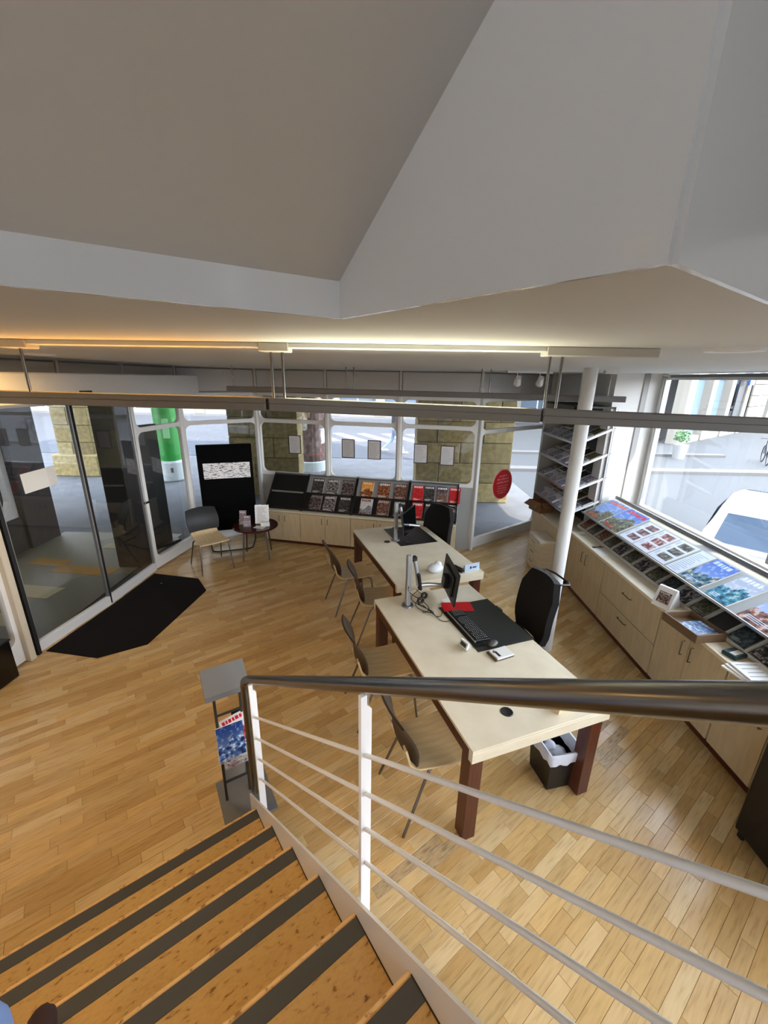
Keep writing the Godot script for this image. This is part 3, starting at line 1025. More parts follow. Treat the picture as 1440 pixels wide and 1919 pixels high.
# ---------------------------------------------------------------- lamps
func build_pendants() -> void:
	var warm := Color(1.0, 0.72, 0.36)
	var cool := Color(1.0, 0.97, 0.84)
	var cuts := [v3(-2.5, 2.585, -1.80), v3(-0.45, 2.58, -1.645), v3(0.575, 2.560, -1.57), v3(1.75, 2.545, -1.36)]
	var labs := ["left segment of the near hanging light bar, glowing warm orange upwards", "middle segment of the near hanging light bar, glowing pale yellow upwards", "right segment of the near hanging light bar beside the column"]
	for k in 3:
		var a: Vector3 = cuts[k]
		var b: Vector3 = cuts[k + 1]
		var L := a.distance_to(b)
		var d := (b - a).normalized()
		var o := thing("pendant_light", labs[k], "lamp", (a + b) * 0.5, 0, "segments of the near hanging light bar")
		var bs := Basis(d, Vector3.UP, d.cross(Vector3.UP)).orthonormalized()
		o.basis = bs
		var hs := st_new()
		box(hs, v3(0, -0.010, 0), v3(L - 0.012, 0.028, 0.07), Basis(), 0.003)
		for sz in [-0.032, 0.032]:
			box(hs, v3(0, 0.014, sz), v3(L - 0.012, 0.022, 0.006), Basis(), 0.002)
		obj("housing", hs, M.beam_grey, o)
		bobj("joint_cap", v3(L * 0.5 - 0.003, 0, 0), v3(0.006, 0.04, 0.06), M.black, o)
		if k < 2:
			var c := warm if k == 0 else cool
			bobj("lamp_tube", v3(0, 0.009, 0), v3(L - 0.1, 0.008, 0.03), glow("tube_glow_%d" % k, c, 1.3), o)
			area("uplight", v3(0, 0.016, 0), Vector2(L - 0.1, 0.03), Vector3.UP, c, 0.36, o)
	# suspension: ceiling canopies with paired rods, and the raceway between them
	var can := [[v3(-1.42, CEIL, -1.70), 0.10, 1, "left"], [v3(-0.415, CEIL, -1.64), 0.11, 2, "middle"], [v3(0.77, CEIL, -1.60), 0.40, 2, "right"]]
	for q in can:
		var o := thing("ceiling_canopy", "white %s ceiling canopy holding the near light bar on thin rods" % q[3], "canopy", q[0], 0, "canopies of the near light bar")
		bobj("box", v3(0, -0.016, 0), v3(q[1], 0.032, 0.07), mat("canopy_grey", Color(0.72, 0.71, 0.68), 0.5), o, 0.003)
		for j in q[2]:
			var x: float = (-0.018 + 0.042 * j) if q[2] == 2 else 0.0
			if q[1] > 0.3:
				x = -0.175 + 0.045 * j
			tobj("rod", [v3(x, -0.03, 0), v3(x, -0.215, 0.0)], 0.0055, M.steel, o, 8)
	var race := thing("cable_raceway", "flat white cable raceway on the ceiling between the canopies", "raceway", v3(0, CEIL, 0), 0)
	for e in [[v3(-2.6, 0, -1.78), v3(-1.47, 0, -1.70)], [v3(-1.37, 0, -1.70), v3(-0.47, 0, -1.64)], [v3(-0.36, 0, -1.64), v3(0.57, 0, -1.60)]]:
		var a: Vector3 = e[0]
		var b: Vector3 = e[1]
		var d := (b - a).normalized()
		bobj("channel", (a + b) * 0.5 + v3(0, -0.009, 0), v3(a.distance_to(b), 0.018, 0.06), M.ceiling_paint, race, 0.002, Basis(d, Vector3.UP, d.cross(Vector3.UP)))
	# far bar over the other desks
	var fa := v3(-1.70, 2.555, -4.6)
	var fb := v3(2.10, 2.545, -3.75)
	var fd := (fb - fa).normalized()
	var far := thing("pendant_light", "far hanging light bar in front of the back windows", "lamp", (fa + fb) * 0.5, 0)
	far.basis = Basis(fd, Vector3.UP, fd.cross(Vector3.UP)).orthonormalized()
	var fl := fa.distance_to(fb)
	bobj("housing", Vector3.ZERO, v3(fl, 0.05, 0.07), M.beam_grey, far, 0.004)
	for x in [-1.88, -0.62, -0.54, 0.70, 0.78, 1.80]:
		tobj("rod", [v3(x, 0.02, 0), v3(x, 0.235, 0)], 0.005, M.steel, far, 8)
	bobj("ceiling_plate", v3(1.80, 0.225, 0), v3(0.12, 0.03, 0.08), M.frame_white, far, 0.003)
	# round recessed lamp
	var dl := thing("ceiling_lamp", "round white lamp recessed in the ceiling near the side window", "lamp", v3(1.2, CEIL, -1.53), 0)
	var s := st_new()
	lathe(s, [Vector2(0.062, 0.0), Vector2(0.062, -0.006), Vector2(0.085, -0.010), Vector2(0.088, 0.0)], Vector3.ZERO, 32)
	obj("rim", s, M.white_plastic, dl)
	s = st_new()
	lathe(s, [Vector2(0.0, -0.004), Vector2(0.062, -0.004), Vector2(0.062, 0.0)], Vector3.ZERO, 32)
	obj("diffuser", s, M.frame_white, dl)
	# more round lamps of the same kind, in the ceiling behind and beside the stairs
	for q in [[-2.3, -0.9, "left of the stairs"], [-2.4, 0.9, "behind the stairs"], [-2.3, -2.9, "near the entrance"], [2.9, -0.3, "right of the stairs"]]:
		var o := thing("ceiling_lamp", "round warm lamp recessed in the ceiling " + q[2], "lamp", v3(q[0], CEIL, q[1]), 0, "round ceiling lamps")
		s = st_new()
		lathe(s, [Vector2(0.062, 0.0), Vector2(0.062, -0.006), Vector2(0.085, -0.010), Vector2(0.088, 0.0)], Vector3.ZERO, 32)
		obj("rim", s, M.white_plastic, o)
		s = st_new()
		lathe(s, [Vector2(0.0, -0.004), Vector2(0.062, -0.004), Vector2(0.062, 0.0)], Vector3.ZERO, 32)
		obj("lamp_diffuser", s, glow("round_glow", Color(1.0, 0.80, 0.52), 1.2), o)
		area("light", v3(0, -0.014, 0), Vector2(0.11, 0.11), Vector3.DOWN, Color(1.0, 0.79, 0.46), 0.8, o)
	# two track spots near the angled window
	var tr := thing("track_spots", "pair of small white spotlights on a ceiling track", "spotlight", v3(1.75, CEIL, -5.3), 0.2)
	bobj("track", v3(0, -0.012, 0), v3(0.6, 0.024, 0.03), M.white_plastic, tr)
	for x in [-0.16, 0.14]:
		tobj("stem", [v3(x, -0.02, 0), v3(x, -0.07, 0)], 0.006, M.white_plastic, tr, 8)
		var h := st_new()
		lathe(h, [Vector2(0.0, 0.06), Vector2(0.03, 0.06), Vector2(0.045, -0.06), Vector2(0.04, -0.06), Vector2(0.0, -0.04)], Vector3.ZERO, 16, Basis(v3(1, 0, 0.4).normalized(), 0.9))
		obj("spot_head", h, M.white_plastic, tr, v3(x, -0.11, 0.02))
	# warm spot over the stairs, set in the sloping soffit
	var sp := thing("stair_spotlight", "small warm spotlight above the stairs", "spotlight", v3(-0.62, 3.02, -0.22), 0)
	s = st_new()
	lathe(s, [Vector2(0.0, 0.0), Vector2(0.03, 0.0), Vector2(0.035, 0.05), Vector2(0.0, 0.05)], Vector3.ZERO, 16)
	obj("lamp_head", s, glow("stair_glow", Color(1.0, 0.78, 0.45), 1.0), sp)
	var l := SpotLight3D.new()
	l.name = "beam"
	sp.add_child(l)
	l.position = v3(0, -0.02, 0)
	l.basis = Basis.looking_at(v3(-0.08, -1.0, -0.36).normalized(), Vector3.BACK)
	l.light_color = Color(1.0, 0.84, 0.58)
	l.light_energy = 1.0
	l.light_size = 0.03
	l.spot_angle = 40.0
	l.spot_angle_attenuation = 1.0
	l.spot_range = 30.0
	l.shadow_enabled = true

# ---------------------------------------------------------------- desks
const DESK_TURN := 0.3491

func build_desk(at: Vector3, L: float, W: float, label: String, grommet: Vector2) -> Node3D:
	# node at the near left corner; x to the right, -z away
	var o := thing("office_desk", label, "desk", at, DESK_TURN, "cream topped desks")
	var H := 0.742
	bobj("table_top", v3(W * 0.5, H - 0.01, -L * 0.5), v3(W, 0.02, L), M.cream, o, 0.002)
	for z in [-0.02, -L + 0.02]:
		bobj("end_fascia", v3(W * 0.5, H - 0.055, z), v3(W, 0.07, 0.04), M.cream, o, 0.002)
	for x in [0.012, W - 0.012]:
		bobj("side_apron", v3(x, H - 0.055, -L * 0.5), v3(0.024, 0.07, L - 0.082), M.mahogany, o, 0.002)
	for x in [0.055, W - 0.055]:
		for z in [-0.075, -L + 0.075]:
			bobj("leg", v3(x, (H - 0.09) * 0.5, z), v3(0.09, H - 0.09, 0.09), M.mahogany, o, 0.003)
	var s := st_new()
	lathe(s, [Vector2(0.0, H + 0.001), Vector2(0.022, H + 0.002), Vector2(0.036, H + 0.004), Vector2(0.04, H)], v3(grommet.x, 0, grommet.y), 24)
	obj("cable_grommet", s, M.black, o)
	return o

func on_desk(o: Node3D, x: float, z: float, y := 0.742) -> Vector3:
	return o.transform * v3(x, y, z)

func build_desks() -> void:
	var d1 := build_desk(v3(0.512, 0, -1.738), 1.72, 1.0, "cream topped desk with dark red legs nearest the stairs", Vector2(0.352, -0.186))
	var d2 := build_desk(v3(0.14, 0, -3.64), 1.63, 1.0, "cream topped desk with dark red legs in front of the back racks", Vector2(0.3, -1.1))
	# storage shelf under the far desk end
	var ped := thing("cable_box", "small cream box fixed below the end of the far desk", "box", on_desk(d2, 0.19, 0.05, 0.63), DESK_TURN)
	bobj("body", v3(0, 0, 0.01), v3(0.3, 0.09, 0.08), M.cream, ped, 0.006)
	# near desk: blotter, red folder, monitor on arm, keyboard, mouse, cards, pads
	var pad := thing("desk_pad", "large charcoal desk pad on the near desk", "desk pad", on_desk(d1, 0.755, -1.075, 0.743), DESK_TURN)
	bobj("sheet", v3(0, 0.002, 0), v3(0.51, 0.004, 0.66), mat("pad_grey", Color(0.17, 0.18, 0.17), 0.35), pad, 0.001)
	bobj("writing_strip", v3(-0.208, 0.0045, -0.02), v3(0.09, 0.002, 0.6), M.black, pad)
	var red := bobj("red_folder", on_desk(d1, 0.665, -1.36, 0.7505), v3(0.27, 0.004, 0.15), M.red_print, null, 0.001, Basis(Vector3.UP, DESK_TURN - 0.25))
	tag(red, "red paper folder lying under the black monitor", "folder")
	var wp := bobj("white_paper_slip", on_desk(d1, 0.66, -1.49, 0.7445), v3(0.13, 0.003, 0.10), M.paper, null, 0.0, Basis(Vector3.UP, 0.7))
	tag(wp, "white paper slip behind the red folder on the near desk", "paper")
	monitor_set(d1, v3(0.255, 0.742, -1.53), "near desk", true)
	keyboard(d1)
	desk_bits(d1)
	# far desk: second monitor, pad, blue-white plaque, papers
	var pad2 := thing("desk_pad", "black desk pad on the far desk in front of the second office chair", "desk pad", on_desk(d2, 0.66, -1.22, 0.743), DESK_TURN)
	bobj("sheet", v3(0, 0.002, 0), v3(0.5, 0.004, 0.62), M.black, pad2, 0.001)
	monitor_set(d2, v3(0.42, 0.742, -1.12), "far desk", false)
	var pl := thing("name_plaque", "small pale blue desk plaque with a dark logo on the far desk", "plaque", on_desk(d2, 0.88, -0.09), DESK_TURN + 0.1)
	var s := st_new()
	prism(s, PackedVector2Array([Vector2(0, 0), Vector2(0.05, 0), Vector2(0.012, 0.085), Vector2(0.006, 0.085)]), 0.19, Transform3D(Basis(v3(0, 0, -1), v3(0, 1, 0), v3(1, 0, 0)), v3(-0.095, 0, 0.04)))
	obj("wedge", s, mat("plaque_blue", Color(0.70, 0.76, 0.83), 0.4), pl)
	var t := st_new()
	var pb := Basis(Vector3.RIGHT, -0.07)
	box(t, v3(-0.02, 0.045, 0.0395), v3(0.018, 0.026, 0.002), pb)
	for k in 4:
		box(t, v3(0.008 + k * 0.013, 0.043, 0.0395), v3(0.009, 0.015, 0.002), pb)
	obj("logo", t, M.charcoal, pl)
	var bp := thing("black_stapler", "black stapler beside the pale blue plaque", "stapler", on_desk(d2, 0.74, -0.10), DESK_TURN + 0.5)
	bobj("base", v3(0, 0.008, 0), v3(0.05, 0.016, 0.13), M.black, bp, 0.004)
	bobj("arm", v3(0, 0.036, 0.004), v3(0.035, 0.03, 0.12), M.black, bp, 0.008, Basis(Vector3.RIGHT, 0.12))
	var wb := thing("white_bag", "crumpled white plastic bag on the far desk behind the monitor", "bag", on_desk(d2, 0.50, -0.16), 0)
	s = st_new()
	ball(s, v3(0, 0.04, 0), v3(0.09, 0.05, 0.07), Basis(Vector3.UP, 0.4), 14)
	ball(s, v3(0.03, 0.075, -0.02), v3(0.04, 0.04, 0.035), Basis(Vector3.BACK, 0.5), 10)
	obj("film", s, mat("bag_white", Color(0.82, 0.85, 0.88), 0.4), wb)
	var ph := bobj("calculator", on_desk(d2, 0.60, -1.50, 0.748), v3(0.07, 0.012, 0.14), M.charcoal, null, 0.003, Basis(Vector3.UP, DESK_TURN + 1.3))
	tag(ph, "grey calculator on the white sheet of the far desk", "calculator")
	var sh := bobj("white_sheet", on_desk(d2, 0.60, -1.5, 0.7422), v3(0.3, 0.0012, 0.21), M.paper, null, 0.0, Basis(Vector3.UP, DESK_TURN))
	tag(sh, "white paper sheet under the calculator on the far desk", "paper")

func monitor_set(d: Node3D, at: Vector3, where: String, near: bool) -> void:
	var o := thing("monitor", "black flat monitor on a silver pole arm, %s" % where, "monitor", d.transform * at, DESK_TURN, "monitors on pole arms")
	var s := st_new()
	# extruded pole with ribs
	box(s, v3(0, 0.25, 0), v3(0.05, 0.5, 0.035), Basis(), 0.01)
	for x in [-0.016, 0.0, 0.016]:
		box(s, v3(x, 0.25, 0.019), v3(0.006, 0.49, 0.006))
	obj("pole", s, M.alu, o)
	s = st_new()
	lathe(s, [Vector2(0.0, 0.014), Vector2(0.05, 0.012), Vector2(0.055, 0.0)], Vector3.ZERO, 24)
	obj("base", s, M.alu_dark, o)
	s = st_new()
	box(s, v3(0.045, 0.455, 0.0), v3(0.05, 0.05, 0.045), Basis(), 0.01)
	obj("clamp", s, M.black, o)
	s = st_new()
	tube(s, [v3(0.05, 0.45, 0), v3(0.075, 0.33, 0.01), v3(0.085, 0.2, 0.02)], 0.02, 12, 0.016)
	obj("lower_arm", s, M.alu, o)
	s = st_new()
	box(s, v3(0.09, 0.24, 0.03), v3(0.03, 0.17, 0.05), Basis(Vector3.BACK, 0.15), 0.01)
	obj("spring_cover", s, M.black, o)
	tobj("upper_arm", [v3(0.085, 0.2, 0.02), v3(0.2, 0.19, 0.02), v3(0.31, 0.17, 0.03)], 0.019, M.alu, o, 12, 0.016)
	var tilt := Basis(Vector3.UP, -0.25) * Basis(Vector3.BACK, -0.10 if near else 0.2)
	var c := v3(0.40, 0.215, 0.03) if near else v3(0.18, 0.24, 0.0)
	if not near:
		tilt = Basis(Vector3.UP, -0.75) * Basis(Vector3.BACK, 0.1)
	s = st_new()
	box(s, Vector3.ZERO, v3(0.016, 0.31, 0.47), Basis(), 0.005)
	box(s, v3(-0.016, -0.01, 0), v3(0.022, 0.20, 0.30), Basis(), 0.012)
	var body := obj("screen_housing", s, M.black, o, c, tilt)
	bobj("screen", v3(0.0085, 0.005, 0), v3(0.002, 0.28, 0.44), M.black_gloss, body)
	bobj("mount", v3(-0.045, -0.02, 0), v3(0.04, 0.11, 0.1), M.black, body, 0.006)
	# cables hanging at the pole
	for k in 3:
		var p := []
		for j in 12:
			var f := j / 11.0
			p.append(v3(0.03 + 0.10 * f + 0.05 * sin(f * 7.0 + k * 2.0), maxf(0.006, 0.2 * (1.0 - f) * (1.0 - f) + 0.006), 0.05 + 0.10 * f + 0.05 * cos(f * 6.0 + k)))
		tobj("cable", p, 0.0035, M.black, o, 6)
	if near:
		for x in [0.085, 0.15]:
			s = st_new()
			var ringp := []
			for j in 17:
				var a := TAU * j / 16.0
				ringp.append(v3(x + 0.024 * cos(a), 0.085 + 0.024 * sin(a), 0.085 - (x - 0.085)))
			tube(s, ringp, 0.011, 8)
			obj("cable_ring", s, M.black, o)
		# long loops lying on the desk towards the keyboard
		var lp := []
		for j in 25:
			var f := j / 24.0
			lp.append(v3(0.06 + 0.30 * f + 0.03 * sin(f * 9.0), 0.006 + 0.05 * maxf(0.0, 1.0 - f * 4.0), 0.08 + 0.30 * sin(f * 2.4) - 0.05 * f))
		tobj("cable", lp, 0.003, M.black, o, 6)
		lp = []
		for j in 25:
			var f := j / 24.0
			lp.append(v3(0.10 + 0.24 * f, 0.006 + 0.04 * maxf(0.0, 1.0 - f * 4.0), 0.10 + 0.12 * sin(f * 5.0) + 0.13 * f))
		tobj("cable", lp, 0.003, M.black, o, 6)

func keyboard(d: Node3D) -> void:
	var o := thing("keyboard", "black computer keyboard with white lettering on the desk pad", "keyboard", on_desk(d, 0.60, -1.07, 0.7475), DESK_TURN)
	bobj("body", v3(0, 0.010, 0), v3(0.135, 0.018, 0.45), M.black, o, 0.004, Basis(Vector3.BACK, -0.05))
	bobj("silver_edge", v3(-0.066, 0.012, 0), v3(0.008, 0.014, 0.45), mat("kb_edge", Color(0.6, 0.6, 0.58), 0.5), o)
	var km := mat("key_black", Color(0.055, 0.055, 0.058), 0.5)
	var ks := st_new()
	box(ks, Vector3.ZERO, v3(0.016, 0.008, 0.0165), Basis(), 0.002)
	var kmesh := ks.commit()
	for r in 6:
		for c in 20:
			if c == 15 or (r == 0 and c % 5 == 4):
				continue
			obj("key", kmesh, km, o, v3(-0.047 + r * 0.0185, 0.0235 - 0.0009 * r + 0.002, 0.206 - c * 0.0215))
	var s := st_new()
	for r in 6:
		for c in 20:
			if c == 15 or (r == 0 and c % 5 == 4): continue
			box(s, v3(-0.049 + r * 0.0185, 0.0302 - 0.0009 * r, 0.207 - c * 0.0215), v3(0.005, 0.0006, 0.005))
	tag(obj("key_lettering", s, mat("key_print", Color(0.75, 0.75, 0.74), 0.6), o), "", "", "", "stuff")
	var m := thing("computer_mouse", "dark grey computer mouse at the near end of the keyboard", "mouse", on_desk(d, 0.655, -0.785, 0.7478), DESK_TURN + 0.4)
	s = st_new()
	ball(s, v3(0, 0.012, 0), v3(0.05, 0.018, 0.03), Basis(), 14)
	obj("shell", s, mat("mouse_grey", Color(0.33, 0.32, 0.31), 0.4), m)
	bobj("wheel", v3(0.022, 0.028, 0), v3(0.018, 0.006, 0.006), M.black, m, 0.002)

func desk_bits(d: Node3D) -> void:
	var c := thing("business_card_holder", "clear acrylic card holder with cards on the near desk", "card holder", on_desk(d, 0.43, -0.83), DESK_TURN + 0.15)
	bobj("base", v3(0, 0.004, 0), v3(0.05, 0.006, 0.1), M.clear_acrylic, c)
	bobj("back", v3(0.012, 0.03, 0), v3(0.003, 0.055, 0.1), M.clear_acrylic, c, 0.0, Basis(Vector3.BACK, -0.35))
	bobj("front_lip", v3(-0.022, 0.012, 0), v3(0.003, 0.02, 0.1), M.clear_acrylic, c)
	bobj("cards", v3(-0.004, 0.032, 0), v3(0.018, 0.05, 0.088), M.paper, c, 0.0, Basis(Vector3.BACK, -0.35))
	bobj("card_print", v3(-0.0145, 0.035, 0), v3(0.001, 0.03, 0.06), M.charcoal, c, 0.0, Basis(Vector3.BACK, -0.35))
	var p := thing("note_block", "white note block with grey printing beside the mouse", "note block", on_desk(d, 0.64, -0.67), DESK_TURN + 0.08)
	bobj("tray", v3(0, 0.006, 0), v3(0.165, 0.012, 0.115), mat("tray_brown", Color(0.30, 0.26, 0.23), 0.5), p, 0.002)
	bobj("sheets", v3(0.006, 0.018, 0.004), v3(0.15, 0.014, 0.105), M.paper, p, 0.001)
	var s := st_new()
	box(s, v3(-0.035, 0.0255, 0.01), v3(0.02, 0.001, 0.06))
	for k in 4:
		box(s, v3(-0.055 + k * 0.006, 0.0255, -0.015 - k * 0.004), v3(0.003, 0.001, 0.02))
	obj("printing", s, M.charcoal, p)
	var w := thing("wood_block", "small wooden triangular block on the near desk edge", "block", on_desk(d, 0.70, -0.12), DESK_TURN)
	s = st_new()
	prism(s, PackedVector2Array([Vector2(0, 0), Vector2(0.16, 0), Vector2(0.1, 0.07), Vector2(0.02, 0.07)]), 0.06, Transform3D(Basis(Vector3.UP, 0.3), v3(-0.08, 0, 0)))
	obj("body", s, M.ply, w)

# ---------------------------------------------------------------- seating
func build_chairs() -> void:
	var c := visitor_chair("visitor_chair", "visitor chair with dark brown back at the near desk, closest to the stairs", M.brown_back)
	c.set_meta("group", "visitor chairs along the desks")
	c.position = v3(0.35, 0, -2.10)
	c.rotation.y = DESK_TURN
	copy(c, v3(0.03, 0, -2.87), DESK_TURN - 0.03, "visitor chair with dark brown back at the far end of the near desk")
	copy(c, v3(-0.03, 0, -3.94), DESK_TURN - 0.12, "visitor chair pushed far under the near end of the far desk")
	copy(c, v3(-0.37, 0, -4.54), DESK_TURN + 0.05, "visitor chair at the far desk, nearest the round table")
	var b := visitor_chair("guest_chair", "maple visitor chair with a black back beside the round coffee table", mat("dark_back", Color(0.05, 0.055, 0.06), 0.5))
	b.position = v3(-2.50, 0, -5.50)
	b.rotation.y = -0.85
	var o := office_chair("office_chair", "black high-backed office chair at the near desk beside the white column")
	o.position = v3(1.15, 0, -3.17)
	o.rotation.y = DESK_TURN + PI - 0.1
	copy(o, v3(0.56, 0, -5.08), -2.44, "black high-backed office chair behind the far desk").set_meta("group", "black office chairs")
	o.set_meta("group", "black office chairs")

func visitor_chair(called: String, label: String, back: Material) -> Node3D:
	# faces +x; seat centre over the origin
	var o := thing(called, label, "chair")
	var pts := []
	for i in 13:   # from the front edge backwards, then curling up
		var row := []
		for j in 9:
			var fz := (j / 8.0 - 0.5) * 2.0
			var p: Vector2
			var f := i / 12.0
			if f < 0.7:
				var g := f / 0.7
				p = Vector2(0.21 - 0.37 * g, 0.452 - 0.018 * sin(g * PI) - 0.012 * maxf(0.0, 1.0 - g * 5.0))
			else:
				var a := (f - 0.7) / 0.3 * 1.25
				p = Vector2(-0.16 - 0.085 * sin(a), 0.452 + 0.085 * (1.0 - cos(a)))
			row.append(v3(p.x, p.y + 0.008 * fz * fz, fz * (0.205 - 0.02 * f)))
		pts.append(row)
	var s := st_new()
	sheet(s, pts, 0.012)
	obj("seat", s, M.ply, o)
	for sg in [-1.0, 1.0]:
		var pr := []
		for i in 6:
			var f := i / 5.0
			var x := -0.24 - 0.035 * f
			var y := 0.505 + 0.13 * f
			pr.append([v3(x, y, sg * 0.186), v3(x, y, sg * (0.152 - 0.012 * f))])
		s = st_new()
		sheet(s, pr, 0.012)
		obj("prong", s, M.ply, o)
	var bk := []
	for i in 9:
		var f := i / 8.0
		var row := []
		for j in 9:
			var fz := (j / 8.0 - 0.5) * 2.0
			var hw := 0.205 + 0.02 * sin(f * PI)
			var x := -0.255 - 0.10 * f + 0.03 * sin(f * PI) + 0.035 * fz * fz
			row.append(v3(x + 0.012, 0.515 + 0.325 * f - 0.02 * fz * fz * f, fz * hw))
		bk.append(row)
	s = st_new()
	sheet(s, bk, 0.014)
	obj("backrest", s, back, o)
	for sg in [-1.0, 1.0]:
		tobj("leg", [v3(0.13, 0.43, sg * 0.17), v3(0.17, 0.4, sg * 0.195), v3(0.215, 0.0, sg * 0.225)], 0.0095, M.steel, o, 8)
		tobj("leg", [v3(-0.10, 0.43, sg * 0.17), v3(-0.14, 0.4, sg * 0.195), v3(-0.29, 0.0, sg * 0.225)], 0.0095, M.steel, o, 8)
		tobj("side_rail", [v3(0.13, 0.43, sg * 0.17), v3(-0.10, 0.43, sg * 0.17)], 0.009, M.steel, o, 8)
	tobj("cross_rail", [v3(-0.10, 0.425, -0.17), v3(-0.10, 0.425, 0.17)], 0.008, M.steel, o, 8)
	return o

func office_chair(called: String, label: String) -> Node3D:
	var o := thing(called, label, "office chair")
	var s := st_new()
	box(s, v3(0.0, 0.46, 0), v3(0.46, 0.075, 0.47), Basis(), 0.03)
	obj("seat", s, M.black_fabric, o)
	var bk := []
	for i in 13:
		var f := i / 12.0
		var row := []
		for j in 9:
			var fz := (j / 8.0 - 0.5) * 2.0
			var hw := 0.235
			if f > 0.75: hw = lerpf(0.235, 0.17, (f - 0.75) / 0.25)
			if f < 0.2: hw = lerpf(0.19, 0.235, f / 0.2)
			var x := -0.235 - 0.08 * f + 0.03 * sin(f * 3.0) + 0.04 * fz * fz
			row.append(v3(x, 0.50 + 0.58 * f, fz * hw))
		bk.append(row)
	s = st_new()
	sheet(s, bk, 0.055)
	var back := obj("backrest", s, M.black_fabric, o)
	for q in [[0.90, -0.04], [0.84, 0.05], [0.80, -0.02]]:
		bobj("stitched_mark", v3(-0.238, q[0], q[1]), v3(0.002, 0.006, 0.05), mat("mark_grey", Color(0.2, 0.2, 0.21), 0.6), back)
	tobj("coat_loop", [v3(-0.30, 1.06, -0.15), v3(-0.40, 1.05, -0.16), v3(-0.44, 1.04, -0.09), v3(-0.44, 1.04, 0.09), v3(-0.40, 1.05, 0.16), v3(-0.30, 1.06, 0.15)], 0.009, M.black, o, 8)
	tobj("back_stem", [v3(-0.10, 0.42, 0), v3(-0.27, 0.43, 0), v3(-0.31, 0.55, 0), v3(-0.32, 0.75, 0)], 0.022, M.black, o, 8)
	tobj("gas_lift", [v3(0, 0.42, 0), v3(0, 0.10, 0)], 0.027, M.black, o, 12)
	for k in 5:
		var a := TAU * k / 5.0 + 0.3
		var d := v3(cos(a), 0, sin(a))
		var leg := tobj("base_arm", [v3(0, 0.12, 0), d * 0.16 + v3(0, 0.105, 0), d * 0.30 + v3(0, 0.075, 0)], 0.024, M.black, o, 8, 0.014)
		s = st_new()
		lathe(s, [Vector2(0, -0.022), Vector2(0.028, -0.022), Vector2(0.028, 0.022), Vector2(0, 0.022)], d * 0.30 + v3(0, 0.028, 0), 14, Basis(v3(-d.z, 0, d.x), PI / 2))
		obj("castor", s, M.black, leg)
	for sg in [-1.0, 1.0]:
		tobj("armrest", [v3(-0.05, 0.44, sg * 0.24), v3(-0.05, 0.60, sg * 0.27), v3(0.0, 0.64, sg * 0.27), v3(0.14, 0.645, sg * 0.27)], 0.017, M.black, o, 8)
	return o

# ---------------------------------------------------------------- racks under the back windows
func lay(m: Node3D, t: Transform3D) -> void:
	m.transform = t

